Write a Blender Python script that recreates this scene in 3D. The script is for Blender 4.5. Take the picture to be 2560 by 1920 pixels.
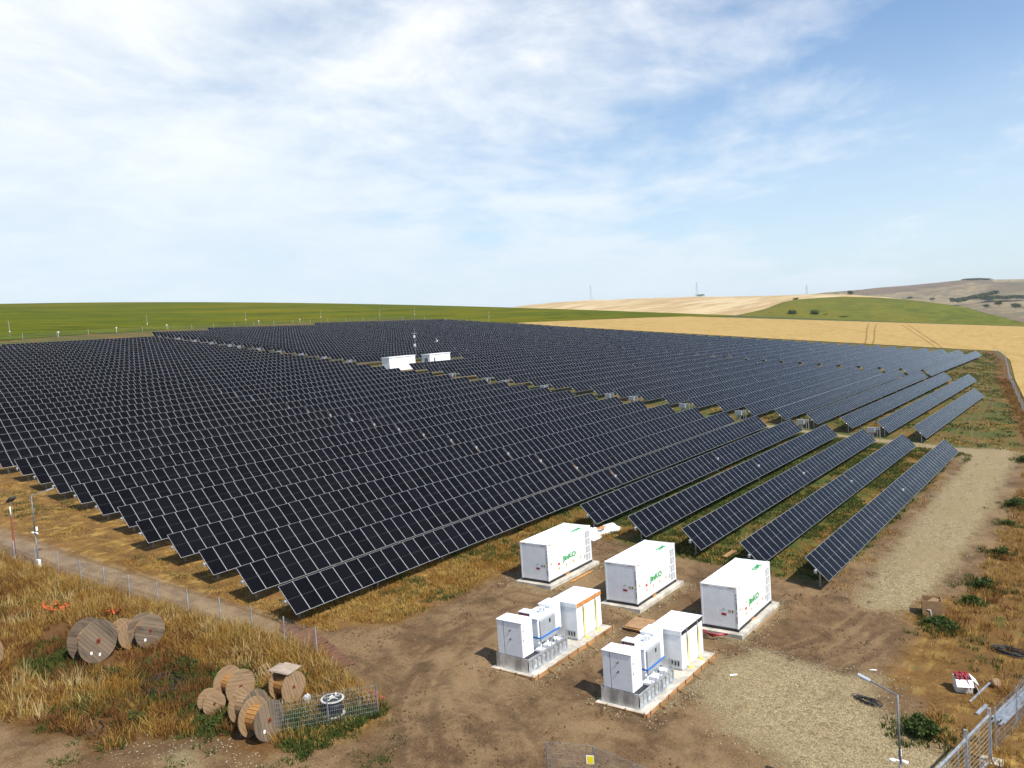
import bpy, bmesh, math, random
import numpy as np
from mathutils import Vector, Matrix

for _o in list(bpy.data.objects):
    bpy.data.objects.remove(_o)
random.seed(11)
rng = np.random.default_rng(11)
rad = math.radians
scene = bpy.context.scene
COL = scene.collection

# ------------------------------------------------------------------ camera
# world: X across the panel rows (downhill +X), Y along the rows, Z up, metres
PITCH, ROLL, HEAD, FPX = 0.06749885, -0.06960815, rad(36.8138), 2071.05
cp, sp, cr, sr = math.cos(PITCH), math.sin(PITCH), math.cos(ROLL), math.sin(ROLL)
ch, sh = math.cos(HEAD), math.sin(HEAD)
def _turn(v):
    return Vector((v[0] * ch - v[1] * sh, v[0] * sh + v[1] * ch, v[2]))
_r0, _d0, _f0 = Vector((1, 0, 0)), Vector((0, -sp, -cp)), Vector((0, cp, -sp))
_right = _turn(_r0 * cr - _d0 * sr)
_down = _turn(_r0 * sr + _d0 * cr)
_fwd = _turn(_f0)
cam_data = bpy.data.cameras.new('camera')
cam_data.sensor_width = 36.0
cam_data.lens = FPX * 36.0 / 2560.0
cam_data.clip_start = 0.5
cam_data.clip_end = 20000
cam = bpy.data.objects.new('camera', cam_data)
COL.objects.link(cam)
_m = Matrix.Identity(4)
for i in range(3):
    _m[i][0], _m[i][1], _m[i][2] = _right[i], -_down[i], -_fwd[i]
_m[2][3] = 22.0
cam.matrix_world = _m
scene.camera = cam

# ------------------------------------------------------------------ light
SUN_EL = rad(51)
SUN_DIR = Vector((0.994, -0.105, 0)).normalized() * math.cos(SUN_EL) + Vector((0, 0, math.sin(SUN_EL)))
sun_data = bpy.data.lights.new('sun', 'SUN')
sun_data.energy = 5.0
sun_data.angle = rad(0.53)
sun_data.color = (1.0, 0.955, 0.88)
sun = bpy.data.objects.new('sun', sun_data)
COL.objects.link(sun)
sun.rotation_euler = SUN_DIR.to_track_quat('Z', 'Y').to_euler()
sun.location = (0, 0, 200)

vs = scene.view_settings
vs.view_transform = 'Standard'
vs.look = 'None'
vs.exposure = 0.38
vs.gamma = 1.0
vs.use_curve_mapping = False

# ------------------------------------------------------------------ node helpers
class NT:
    def __init__(self, tree):
        self.t = tree
        tree.nodes.clear()
    def n(self, kind, ins=None, **at):
        nd = self.t.nodes.new(kind)
        for k, v in at.items():
            setattr(nd, k, v)
        if ins:
            for k, v in ins.items():
                self.set(nd.inputs[k], v)
        return nd
    def set(self, sock, v):
        if isinstance(v, bpy.types.NodeSocket):
            self.t.links.new(v, sock)
        else:
            if sock.type == 'RGBA' and len(v) == 3:
                v = (*v, 1)
            sock.default_value = v
    def math(self, op, a, b=None, c=None):
        nd = self.n('ShaderNodeMath', operation=op)
        self.set(nd.inputs[0], a)
        if b is not None: self.set(nd.inputs[1], b)
        if c is not None: self.set(nd.inputs[2], c)
        return nd.outputs[0]
    def vmath(self, op, a, b=None):
        nd = self.n('ShaderNodeVectorMath', operation=op)
        self.set(nd.inputs[0], a)
        if b is not None: self.set(nd.inputs[1], b)
        return nd.outputs[0]
    def noise(self, vec, scale, detail=4, rough=.55, dist=0):
        nd = self.n('ShaderNodeTexNoise', {'Vector': vec, 'Scale': scale, 'Detail': detail, 'Roughness': rough, 'Distortion': dist})
        return nd.outputs['Fac']
    def mapr(self, v, a, b, c=0., d=1., smooth=True):
        nd = self.n('ShaderNodeMapRange', {'Value': v, 'From Min': a, 'From Max': b, 'To Min': c, 'To Max': d})
        nd.interpolation_type = 'SMOOTHSTEP' if smooth else 'LINEAR'
        return nd.outputs[0]
    def mix(self, f, a, b, mode='MIX'):
        nd = self.n('ShaderNodeMix', data_type='RGBA', blend_type=mode)
        self.set(nd.inputs[0], f); self.set(nd.inputs[6], a); self.set(nd.inputs[7], b)
        return nd.outputs[2]
    def scalevec(self, v, s):
        return self.vmath('MULTIPLY', v, s)

def new_mat(name):
    m = bpy.data.materials.new(name)
    m.use_nodes = True
    return m, NT(m.node_tree)

def finish(nt, col, rough=.7, metal=0., bump=None, bstr=.3, bdist=.05, spec=.5, **extra):
    b = nt.n('ShaderNodeBsdfPrincipled', {'Base Color': col, 'Roughness': rough, 'Metallic': metal, 'Specular IOR Level': spec})
    for k, v in extra.items():
        nt.set(b.inputs[k.replace('_', ' ')], v)
    if bump is not None:
        bp = nt.n('ShaderNodeBump', {'Height': bump, 'Strength': bstr, 'Distance': bdist})
        nt.t.links.new(bp.outputs[0], b.inputs['Normal'])
    o = nt.n('ShaderNodeOutputMaterial')
    nt.t.links.new(b.outputs[0], o.inputs[0])
    return b

def plain(name, col, rough=.6, metal=0., var=.12, scale=3., bump=0., spec=.5, streak=(1, 1, 1)):
    m, nt = new_mat(name)
    pos = nt.n('ShaderNodeNewGeometry').outputs['Position']
    f = nt.noise(nt.scalevec(pos, streak), scale, 6, .6)
    a = tuple(c * (1 - var * 1.6) for c in col); b = tuple(min(1, c * (1 + var)) for c in col)
    c = nt.mix(nt.mapr(f, .3, .7), a, b)
    finish(nt, c, rough, metal, f if bump else None, bump, .02, spec)
    return m

# ------------------------------------------------------------------ world
world = bpy.data.worlds.new('World')
scene.world = world
world.use_nodes = True
w = NT(world.node_tree)
sky = w.n('ShaderNodeTexSky', sky_type='NISHITA', sun_disc=False, sun_elevation=SUN_EL,
          sun_rotation=math.atan2(SUN_DIR.x, SUN_DIR.y), altitude=100, air_density=1.0, dust_density=0.6, ozone_density=1.6)
tc = w.n('ShaderNodeTexCoord').outputs['Generated']
d = w.vmath('NORMALIZE', tc)
sx = w.n('ShaderNodeSeparateXYZ', {0: d})
# clouds lie on a high flat layer: project the view direction on it
zz = w.math('ADD', w.math('MAXIMUM', sx.outputs[2], 0.0), 0.20)
cx = w.math('DIVIDE', sx.outputs[0], zz)
cy = w.math('DIVIDE', sx.outputs[1], zz)
cv = w.n('ShaderNodeCombineXYZ', {0: cx, 1: cy, 2: 0.0}).outputs[0]
OFFS = (0.0, 0.0, 0.0)
cva = w.vmath('ADD', cv, OFFS)
big = w.noise(cva, .62, 3, .5, .2)
med = w.noise(w.vmath('ADD', cva, (3.1, 7.7, 1.3)), 1.7, 10, .60, .35)
fine = w.noise(w.scalevec(w.vmath('ADD', cva, (9.2, 2.2, 5.5)), (1.0, .7, 1.0)), 5.2, 10, .62, .5)
# cover is heavier towards -X (the left of the view), thinning towards +X
side = w.mapr(w.math('ADD', cx, w.math('MULTIPLY', cy, -.12)), -2.6, .6, .27, -.27, False)
dens = w.math('ADD', w.math('ADD', w.math('MULTIPLY', big, .62), w.math('MULTIPLY', med, .62)), w.math('ADD', w.math('MULTIPLY', fine, .18), side))
mask = w.mapr(dens, .49, .93, 0., 1.)
lowhaze = w.mapr(sx.outputs[2], -.02, .34, 1.0, .12)
mask = w.math('MAXIMUM', w.math('MULTIPLY', mask, .93), w.math('MULTIPLY', lowhaze, .75))
shade = w.mapr(w.math('ADD', w.math('MULTIPLY', med, .6), w.math('MULTIPLY', fine, .4)), .35, .68, 0., 1.)
ccol = w.mix(shade, (8.1, 9.0, 9.9), (11.4, 11.5, 11.6))
ccol = w.mix(w.mapr(sx.outputs[2], .0, .36, .9, 0.), ccol, (7.7, 8.9, 9.9))
skycol = w.mix(1.0, sky.outputs[0], (1.16, 1.46, 1.68), 'MULTIPLY')
col = w.mix(mask, skycol, ccol)
bg = w.n('ShaderNodeBackground', {'Color': col, 'Strength': 0.076})
wo = w.n('ShaderNodeOutputWorld')
w.t.links.new(bg.outputs[0], wo.inputs[0])

# ------------------------------------------------------------------ geometry helpers
class MB:
    def __init__(self):
        self.bm = bmesh.new()
    def box(self, x0, x1, y0, y1, z0, z1, m=0, bev=0.):
        v = [self.bm.verts.new((x, y, z)) for z in (z0, z1) for y in (y0, y1) for x in (x0, x1)]
        fs = [self.bm.faces.new([v[i] for i in q]) for q in ((0, 2, 3, 1), (4, 5, 7, 6), (0, 1, 5, 4), (2, 6, 7, 3), (0, 4, 6, 2), (1, 3, 7, 5))]
        for f in fs: f.material_index = m
        if bev:
            es = list({e for f in fs for e in f.edges})
            r = bmesh.ops.bevel(self.bm, geom=es, offset=bev, segments=1, affect='EDGES')
            for f in r['faces']: f.material_index = m
        return self
    def obox(self, c, ax, ay, az, hx, hy, hz, m=0):
        c = Vector(c); ax, ay, az = Vector(ax) * hx, Vector(ay) * hy, Vector(az) * hz
        v = [self.bm.verts.new(c + ax * i + ay * j + az * k) for k in (-1, 1) for j in (-1, 1) for i in (-1, 1)]
        for q in ((0, 2, 3, 1), (4, 5, 7, 6), (0, 1, 5, 4), (2, 6, 7, 3), (0, 4, 6, 2), (1, 3, 7, 5)):
            self.bm.faces.new([v[i] for i in q]).material_index = m
        return self
    def bar(self, p0, p1, w, h=None, m=0):
        p0, p1 = Vector(p0), Vector(p1)
        a = p1 - p0; L = a.length; a.normalize()
        up = Vector((0, 0, 1)) if abs(a.z) < .95 else Vector((1, 0, 0))
        s = a.cross(up).normalized(); u = s.cross(a)
        return self.obox((p0 + p1) / 2, s, a, u, w / 2, L / 2, (h or w) / 2, m)
    def cyl(self, p0, p1, r, n=10, m=0, r2=None, caps=True, smooth=True):
        p0, p1 = Vector(p0), Vector(p1); r2 = r if r2 is None else r2
        a = (p1 - p0).normalized()
        up = Vector((0, 0, 1)) if abs(a.z) < .95 else Vector((1, 0, 0))
        s = a.cross(up).normalized(); u = s.cross(a)
        A = [self.bm.verts.new(p0 + (s * math.cos(2 * math.pi * i / n) + u * math.sin(2 * math.pi * i / n)) * r) for i in range(n)]
        B = [self.bm.verts.new(p1 + (s * math.cos(2 * math.pi * i / n) + u * math.sin(2 * math.pi * i / n)) * r2) for i in range(n)]
        for i in range(n):
            f = self.bm.faces.new((A[i], B[i], B[(i + 1) % n], A[(i + 1) % n])); f.material_index = m; f.smooth = smooth
        if caps:
            self.bm.faces.new(A).material_index = m
            self.bm.faces.new(B[::-1]).material_index = m
        return self
    def tube(self, pts, r, n=6, m=0, closed=False):
        pts = [Vector(p) for p in pts]; N = len(pts); rings = []
        for i, p in enumerate(pts):
            if closed: a = pts[(i + 1) % N] - pts[i - 1]
            else: a = pts[min(i + 1, N - 1)] - pts[max(i - 1, 0)]
            a.normalize()
            up = Vector((0, 0, 1)) if abs(a.z) < .95 else Vector((1, 0, 0))
            s = a.cross(up).normalized(); u = s.cross(a)
            rings.append([self.bm.verts.new(p + (s * math.cos(2 * math.pi * k / n) + u * math.sin(2 * math.pi * k / n)) * r) for k in range(n)])
        for i in range(N if closed else N - 1):
            A, B = rings[i], rings[(i + 1) % N]
            for k in range(n):
                f = self.bm.faces.new((A[k], B[k], B[(k + 1) % n], A[(k + 1) % n])); f.material_index = m; f.smooth = True
        if not closed:
            self.bm.faces.new(rings[0]).material_index = m
            self.bm.faces.new(rings[-1][::-1]).material_index = m
        return self
    def poly(self, pts, m=0):
        self.bm.faces.new([self.bm.verts.new(p) for p in pts]).material_index = m
        return self
    def prism(self, pts, vec, m=0):
        vec = Vector(vec)
        A = [self.bm.verts.new(Vector(p)) for p in pts]; B = [self.bm.verts.new(Vector(p) + vec) for p in pts]
        n = len(A)
        self.bm.faces.new(A[::-1]).material_index = m
        self.bm.faces.new(B).material_index = m
        for i in range(n):
            self.bm.faces.new((A[i], A[(i + 1) % n], B[(i + 1) % n], B[i])).material_index = m
        return self
    def mesh(self, name, mats):
        bmesh.ops.recalc_face_normals(self.bm, faces=self.bm.faces)
        me = bpy.data.meshes.new(name)
        self.bm.to_mesh(me); self.bm.free()
        for m in (mats if isinstance(mats, (list, tuple)) else [mats]): me.materials.append(m)
        return me
    def build(self, name, mats, parent=None, loc=None, rot=None):
        return put(name, self.mesh(name, mats), parent, loc, rot)

def put(name, data, parent=None, loc=None, rot=None):
    o = bpy.data.objects.new(name, data)
    COL.objects.link(o)
    if parent is not None: o.parent = parent
    if loc is not None: o.location = loc
    if rot is not None: o.rotation_euler = rot
    return o

def tag(o, label=None, cat=None, group=None, kind=None):
    if label: o['label'] = label
    if cat: o['category'] = cat
    if group: o['group'] = group
    if kind: o['kind'] = kind
    return o

def thing(name, label, cat, loc=(0, 0, 0), rot=(0, 0, 0), group=None):
    o = put(name, None, None, loc, rot)
    o.empty_display_size = .5
    return tag(o, label, cat, group)

def np_mesh(name, verts, faces, mats, smooth=False, midx=None):
    """verts (N,3), faces (M,k) with k = 3 or 4"""
    verts = np.asarray(verts, np.float32); faces = np.asarray(faces, np.int32)
    k = faces.shape[1]; M = len(faces)
    me = bpy.data.meshes.new(name)
    me.vertices.add(len(verts)); me.vertices.foreach_set('co', verts.ravel())
    me.loops.add(M * k); me.loops.foreach_set('vertex_index', faces.ravel())
    me.polygons.add(M)
    me.polygons.foreach_set('loop_start', np.arange(0, M * k, k, dtype=np.int32))
    me.polygons.foreach_set('loop_total', np.full(M, k, np.int32))
    if smooth: me.polygons.foreach_set('use_smooth', np.ones(M, bool))
    for m in (mats if isinstance(mats, (list, tuple)) else [mats]): me.materials.append(m)
    if midx is not None: me.polygons.foreach_set('material_index', np.asarray(midx, np.int32))
    me.update(); me.validate()
    return me

def ORD(n):
    w1 = ['zeroth', 'first', 'second', 'third', 'fourth', 'fifth', 'sixth', 'seventh', 'eighth', 'ninth', 'tenth', 'eleventh', 'twelfth', 'thirteenth', 'fourteenth', 'fifteenth', 'sixteenth', 'seventeenth', 'eighteenth', 'nineteenth']
    if n < 20: return w1[n]
    tens = {2: 'twent', 3: 'thirt', 4: 'fort', 5: 'fift'}[n // 10]
    return tens + 'ieth' if n % 10 == 0 else tens + 'y-' + w1[n % 10]

# ------------------------------------------------------------------ terrain
def _hash(ix, iy, seed):
    h = (ix.astype(np.int64) * 374761393 + iy.astype(np.int64) * 668265263 + seed * 974634777) & 0x7fffffff
    h = ((h ^ (h >> 13)) * 1274126177) & 0x7fffffff
    return ((h ^ (h >> 16)) & 0xffff) / 65535.0
def vnoise(x, y, scale, seed=0):
    x = np.asarray(x, float) / scale; y = np.asarray(y, float) / scale
    ix, iy = np.floor(x), np.floor(y); fx, fy = x - ix, y - iy
    fx = fx * fx * (3 - 2 * fx); fy = fy * fy * (3 - 2 * fy)
    a, b = _hash(ix, iy, seed), _hash(ix + 1, iy, seed); c, e = _hash(ix, iy + 1, seed), _hash(ix + 1, iy + 1, seed)
    return (a * (1 - fx) + b * fx) * (1 - fy) + (c * (1 - fx) + e * fx) * fy - .5

TS = [-60, 33, 120, 212, 310]; TA = [-.6, -.6, -.45, -.85, -2.0]; TB = [.1074, .1074, .1085, .1025, .101]
def lie(s, t):
    """lie of the land without small bumps"""
    s = np.asarray(s, float); t = np.asarray(t, float)
    u = -s
    v = np.clip(u - 330, 0, None)
    ue = np.where(u > 330, 330 + np.where(v < 2000, v - v * v / 4000., 1000.), u)
    ue = np.where(u < 0, -16 * (1 - np.exp(np.minimum(u, 0) / 16.)), ue)
    z = np.interp(t, TS, TA) + np.interp(t, TS, TB) * ue
    f = np.clip(t - 450, 0, None)
    z = z - np.where(f < 600, f * f / 9000., 40 + (f - 600) * .1333)
    return np.where(z < -18, -18 - 14 * (1 - np.exp((z + 18) / 14.)), z)

PATHS = [  # wheel tracks: centre line, half gauge, depth
    ([(-22, 22), (-27.9, 27.8), (-30.6, 30.5), (-32.6, 34.5), (-33.6, 40.1), (-32.6, 45), (-30, 47)], .95, .06),
    ([(-19, 27), (-25, 31), (-30.2, 34), (-31.8, 40), (-31.5, 46)], .95, .05),
    ([(-16.5, 48.2), (-15.1, 51.5), (-14.2, 55), (-13.8, 58.5)], .9, .06),
    ([(-14.6, 47.8), (-13.6, 52), (-12.9, 57)], .9, .06),
    ([(-17.5, 127), (-19.8, 141), (-21.6, 170), (-24.4, 206), (-29, 235.6), (-34.3, 262.5), (-41.3, 298.6)], .95, .07),
    ([(-35, 45.6), (-30, 46.3), (-25, 46.2), (-20.6, 46.8), (-16, 47.4)], .9, .05),
    ([(-37, 33.4), (-31.5, 32), (-25.5, 33.4), (-20, 35.2), (-15, 34), (-10, 30)], .95, .025),
    ([(-36.5, 58.5), (-37.4, 52), (-36.9, 45), (-34.4, 38.5), (-30, 33.8), (-25, 29.5)], .9, .03),
    ([(-13.9, 60), (-13.8, 75), (-14.0, 95), (-14.2, 112), (-15.5, 119), (-19, 123), (-30, 123.6)], .95, .03),
    ([(-36, 31), (-46, 31.4), (-58, 30.2), (-74, 28.8)], .95, .05),
]
def smooth_path(P, m=4):
    P = [np.array(p, float) for p in P]; Q = [2 * P[0] - P[1]] + P + [2 * P[-1] - P[-2]]; out = []
    for a, b, c, e_ in zip(Q[:-3], Q[1:-2], Q[2:-1], Q[3:]):
        for i in range(m):
            u = i / m
            out.append(tuple(.5 * (2 * b + (c - a) * u + (2 * a - 5 * b + 4 * c - e_) * u * u + (3 * b - a - 3 * c + e_) * u ** 3)))
    return out + [tuple(P[-1])]
PATHS = [(smooth_path(a), b, c) for a, b, c in PATHS]
def seg_dist(px, py, pts):
    best = np.full(np.shape(px), 1e9)
    for (x0, y0), (x1, y1) in zip(pts[:-1], pts[1:]):
        dx, dy = x1 - x0, y1 - y0
        k = np.clip(((px - x0) * dx + (py - y0) * dy) / (dx * dx + dy * dy), 0, 1)
        best = np.minimum(best, np.hypot(px - x0 - k * dx, py - y0 - k * dy))
    return best
def rut_field(s, t):
    r = np.zeros(np.shape(s))
    s = np.asarray(s, float); t = np.asarray(t, float)
    for pts, g, dpt in PATHS:
        xs_ = [p[0] for p in pts]; ys_ = [p[1] for p in pts]
        if s.max() < min(xs_) - 3 or s.min() > max(xs_) + 3 or t.max() < min(ys_) - 3 or t.min() > max(ys_) + 3: continue
        inb = (s > min(xs_) - 3) & (s < max(xs_) + 3) & (t > min(ys_) - 3) & (t < max(ys_) + 3)
        q = np.full(s.shape, 99.); q[inb] = seg_dist(s[inb], t[inb], pts)
        r = np.maximum(r, np.exp(-((q - g) / .30) ** 2) * np.clip(dpt / .06, .4, 1))
    return r
MOUNDS = [(-18.4, 57.0, 1.2, .28), (-35.0, 40.6, 1.0, .22), (-27.7, 53.0, .9, .25), (-33.4, 53.4, 1.1, .22), (-24.8, 49.8, 1.2, .3), (-31.6, 48.2, .9, .2), (-28.4, 47.6, 1.0, .25), (-22.6, 34.9, 1.0, .15), (-18.6, 55.2, .8, .2), (-12.2, 44.6, 1.1, .2), (-9.8, 46, 1.3, .14), (-25.3, 56.5, 1.2, .15)]
PADS = [(-36.7, -33.55, 47.75, 54.6, 3.35), (-29.75, -26.6, 48.1, 54.95, 2.56), (-22.75, -19.55, 48.15, 55.0, 1.96), (-29.98, -26.88, 36.1, 44.85, 2.5), (-23.2, -20.12, 36.42, 45.3, 1.79)]
def ground(s, t, bumps=True):
    s = np.asarray(s, float); t = np.asarray(t, float)
    z = lie(s, t)
    if not bumps: return z
    near = np.clip((150 - t) / 20., 0, 1) * np.clip((s + 95) / 15., 0, 1) * np.clip((20 - s) / 10., 0, 1)
    b = vnoise(s, t, 6.3, 1) * .22 + vnoise(s, t, 2.1, 2) * .12 + vnoise(s, t, .9, 3) * .07
    b = b - rut_field(s, t) * .05
    for (mx, my, r, h) in MOUNDS:
        q = ((s - mx) ** 2 + (t - my) ** 2) / (r * r)
        b = b + np.exp(-q) * h * (1 + 1.2 * vnoise(s, t, .5, 5))
    # keep the earth below the concrete pads
    for (x0, x1, y0, y1, zt) in PADS:
        dx = np.maximum(np.maximum(x0 - s, s - x1), 0); dy = np.maximum(np.maximum(y0 - t, t - y1), 0)
        q = np.hypot(dx, dy)
        k = np.clip(1 - q / .7, 0, 1)
        k2 = np.clip(1 - q / 1.6, 0, 1)
        z = np.where(q < 1.6, z * (1 - k2) + np.maximum(z, zt - .26) * k2, z)
        z = np.where(q < .7, z * (1 - k) + np.minimum(z, zt - .10) * k, z)
        b = b * (1 - k * .9)
    return z + b * near
def gz(s, t, bumps=True):
    return float(ground(np.array([s]), np.array([t]), bumps)[0])

def sdf(poly, X, Y):
    P = np.array(poly, float); n = len(P)
    d = np.full(X.shape, 1e9); inside = np.zeros(X.shape, bool)
    for i in range(n):
        a, b = P[i], P[(i + 1) % n]; e = b - a
        k = np.clip(((X - a[0]) * e[0] + (Y - a[1]) * e[1]) / (e @ e), 0, 1)
        d = np.minimum(d, np.hypot(X - a[0] - k * e[0], Y - a[1] - k * e[1]))
        c = (a[1] > Y) != (b[1] > Y)
        with np.errstate(divide='ignore', invalid='ignore'):
            inside ^= c & (X < (b[0] - a[0]) * (Y - a[1]) / (b[1] - a[1] if b[1] != a[1] else 1e-9) + a[0])
    return np.where(inside, d, -d)

ROAD = [(-16.1, 61), (-16.3, 68.5), (-16.5, 80.3), (-16.9, 98.3), (-16.8, 113), (-17.6, 119.2), (-20, 121.6), (-23.5, 121.5), (-28.3, 121.2), (-33.9, 121.6), (-47, 121.8), (-47, 125.2), (-35.4, 124.8), (-24.6, 124.6), (-19, 125.6), (-13.7, 129.6), (-12.0, 128), (-11.4, 118), (-11.3, 104), (-11.0, 84.8), (-11.1, 73.5), (-11.3, 66.9), (-11.3, 64.8), (-12.5, 59.1), (-14, 58.4), (-15.8, 58.8)]
GRAVEL = [(-19.7, 41.7), (-19.9, 44.2), (-19, 46.2), (-18.4, 48.1), (-16.2, 47.9), (-14.2, 48), (-11.8, 48.7), (-10.9, 48.4), (-11.6, 46.8), (-10.9, 44.8), (-9.9, 44.3), (-8.9, 43.3), (-9.1, 42.5), (-7.3, 43.2), (-6.6, 41.5), (-6.0, 37), (-6, 30), (-11.2, 32), (-12.8, 36), (-13.8, 37), (-16.7, 37.6), (-17.5, 38.8), (-19.3, 40.1)]
YARD = [(-38, 36.9), (-38.5, 44.3), (-38.2, 49.1), (-39.2, 55), (-38.9, 60.4), (-30.3, 60.3), (-22.9, 60.6), (-17.5, 61.3), (-15.8, 59.8), (-12.4, 58.6), (-11.3, 56.7), (-11.2, 52), (-11.5, 48.3), (-9.0, 47), (-8.6, 44.3), (-10, 40), (-6, 30), (-14.2, 28), (-24, 16), (-29.7, 20.9), (-30.2, 24.8), (-30.5, 28.6), (-34.5, 30.2), (-41.8, 32.3), (-40.3, 34.3)]
TRACK = [(-90, 27.5), (-74.1, 27.9), (-67.7, 28.2), (-59.8, 28.7), (-49.3, 29.9), (-42.1, 30.7), (-36.5, 29.9), (-31.9, 30), (-34.8, 33.7), (-42.8, 32.4), (-47.8, 32), (-55.7, 31.5), (-62.6, 30.8), (-90, 28.9)]
LDIRT = [(-47.5, 15.9), (-43.6, 17.2), (-39.4, 18.5), (-38, 20.6), (-36.5, 22.4), (-33.5, 22.2), (-31.4, 25.1), (-30.5, 28.6), (-24.9, 24.6), (-24, 14), (-44, 8)]
LGRAV = [(-38.5, 19), (-37.6, 21.2), (-36.3, 22.4), (-34.2, 21.9), (-32.4, 21.3), (-31.6, 18.8), (-35, 17)]
RSOIL = [(-19.2, 57), (-17.9, 72), (-17.9, 100), (-18.3, 117), (-17, 119.5), (-16, 98), (-15.8, 68.9), (-15.2, 58.9)]
RSOIL2 = [(-11.6, 64), (-11.5, 84), (-11.8, 104), (-12.1, 122), (-10.4, 122), (-9.9, 104), (-9.4, 84), (-9.7, 66)]
RUSTV = [(-9.6, 130), (-13.4, 160), (-18.0, 193), (-22.8, 229), (-30.7, 299), (-38.2, 335), (-42, 334), (-34.5, 299), (-25.8, 229), (-20.6, 193), (-15.8, 160), (-11.8, 130)]
SITE = [(-267, 60), (-268, 110), (-292, 167), (-312, 225), (-325, 279), (-330, 324), (-322, 343), (-275, 350), (-120, 339), (-38.5, 335.5), (-31.3, 299), (-23.4, 229), (-18.6, 193), (-14.2, 160), (-9.6, 125), (-6.6, 90), (-5, 60), (-4.6, 44), (0, 20), (20, -40), (-260, -40)]
WHEAT = [(-262, 356), (-255, 410), (-248, 472), (-236, 512), (-200, 527), (-168, 540), (-104, 568), (-51, 593), (60, 640), (400, 700), (1500, 900), (1500, -400), (24, -60), (-3.6, 44), (-4, 60), (-5.6, 90), (-8.6, 125), (-13.2, 160), (-17.6, 193), (-22.4, 229), (-30.3, 299), (-37.5, 336.5), (-120, 340), (-230, 348)]

# ------------------------------------------------------------------ ground material
def att(nt, name):
    return nt.n('ShaderNodeAttribute', attribute_name=name).outputs['Fac']

DRY_A, DRY_B, DRY_C = (.085, .042, .012), (.205, .113, .026), (.325, .205, .055)
GRN_A, GRN_B = (.020, .033, .006), (.085, .095, .016)
SOIL_A, SOIL_B, SOIL_C = (.046, .026, .012), (.112, .064, .028), (.195, .124, .060)
GRAV_A, GRAV_B, GRAV_C = (.078, .055, .026), (.225, .168, .085), (.39, .31, .175)

def soil_colour(nt, pos, n1, n2, n3):
    c = nt.mix(nt.mapr(n2, .24, .60), SOIL_A, SOIL_B)
    big_ = nt.noise(pos, .19, 6, .62, .2); strk = nt.noise(nt.scalevec(pos, (1.0, .6, 1)), 1.1, 8, .68, .3)
    c = nt.mix(nt.mapr(nt.math('ADD', nt.math('MULTIPLY', big_, .66), nt.math('MULTIPLY', strk, .34)), .43, .60), c, SOIL_C)
    c = nt.mix(nt.mapr(nt.math('ADD', nt.math('MULTIPLY', n1, .5), nt.math('MULTIPLY', n3, .5)), .54, .66, 0, .4), c, SOIL_A)
    clod = nt.n('ShaderNodeTexVoronoi', {'Vector': pos, 'Scale': 7.0, 'Randomness': 1.0})
    return nt.mix(nt.mapr(clod.outputs['Distance'], .0, .5, .32, 0.), c, SOIL_A)

def gravel_colour(nt, pos, n1, n2):
    vo = nt.n('ShaderNodeTexVoronoi', {'Vector': pos, 'Scale': 13.0})
    vo2 = nt.n('ShaderNodeTexVoronoi', {'Vector': pos, 'Scale': 4.5})
    r = nt.n('ShaderNodeSeparateColor', {0: vo.outputs['Color']}).outputs[0]
    r2 = nt.n('ShaderNodeSeparateColor', {0: vo2.outputs['Color']}).outputs[0]
    c = nt.mix(nt.mapr(nt.math('ADD', nt.math('MULTIPLY', r, .7), nt.math('MULTIPLY', r2, .3)), .1, .9, 0, 1, False), GRAV_A, GRAV_C)
    c = nt.mix(nt.mapr(n1, .35, .7, .35, .8), c, GRAV_B)
    return nt.mix(nt.mapr(n2, .52, .72, 0, .45), c, SOIL_B), vo.outputs['Distance']

m_ground, g = new_mat('earth_and_dry_grass')
pos = g.n('ShaderNodeNewGeometry').outputs['Position']
n1 = g.noise(pos, .11, 5, .6)
n2 = g.noise(pos, .75, 7, .65)
n3 = g.noise(pos, 5.5, 6, .65)
nl = g.noise(g.scalevec(pos, (1, .22, 1)), 2.2, 6, .6)
straw = g.mix(g.mapr(g.math('ADD', g.math('MULTIPLY', n3, .55), g.math('MULTIPLY', n2, .45)), .36, .64), DRY_A, DRY_B)
straw = g.mix(g.mapr(g.math('ADD', g.math('MULTIPLY', nl, .5), g.math('MULTIPLY', n2, .5)), .50, .66), straw, DRY_C)
straw = g.mix(g.mapr(n1, .50, .72, 0, .55), straw, (.20, .095, .030))
straw = g.mix(g.mapr(g.noise(pos, .5, 6, .7), .56, .70, 0, .65), straw, SOIL_B)
weeds = g.mix(g.mapr(g.math('ADD', g.math('MULTIPLY', n3, .5), g.math('MULTIPLY', g.noise(pos, 1.6, 7, .7), .5)), .36, .62), GRN_A, GRN_B)
gmask = g.mapr(g.math('ADD', g.math('ADD', g.math('MULTIPLY', n2, .6), g.math('MULTIPLY', n1, .55)), att(g, 'green')), .62, .82)
straw = g.mix(g.math('MULTIPLY', att(g, 'thatch'), g.mapr(n2, .35, .65, .45, .95)), straw, (.085, .040, .014))
base = g.mix(gmask, straw, weeds)
soil = soil_colour(g, pos, n1, n2, n3)
grain = g.noise(pos, 13.0, 5, .75)
soil = g.mix(g.mapr(grain, .50, .68, 0, .5), soil, (.27, .185, .10))
soil = g.mix(g.mapr(grain, .50, .33, 0, .55), soil, (.035, .020, .010))
wob = g.math('SUBTRACT', g.math('ADD', g.math('MULTIPLY', n2, .7), g.math('MULTIPLY', n3, .3)), .5)
def zone(attr, amp, wdt):
    return g.mapr(g.math('ADD', att(g, attr), g.math('MULTIPLY', wob, amp)), -wdt, wdt)
track_c = g.mix(g.mapr(n2, .3, .7), (.14, .092, .05), (.24, .17, .098))
base = g.mix(g.math('MULTIPLY', zone('track', 2.2, .5), .85), base, track_c)
base = g.mix(zone('soil', 5.0, .8), base, soil)
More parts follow.
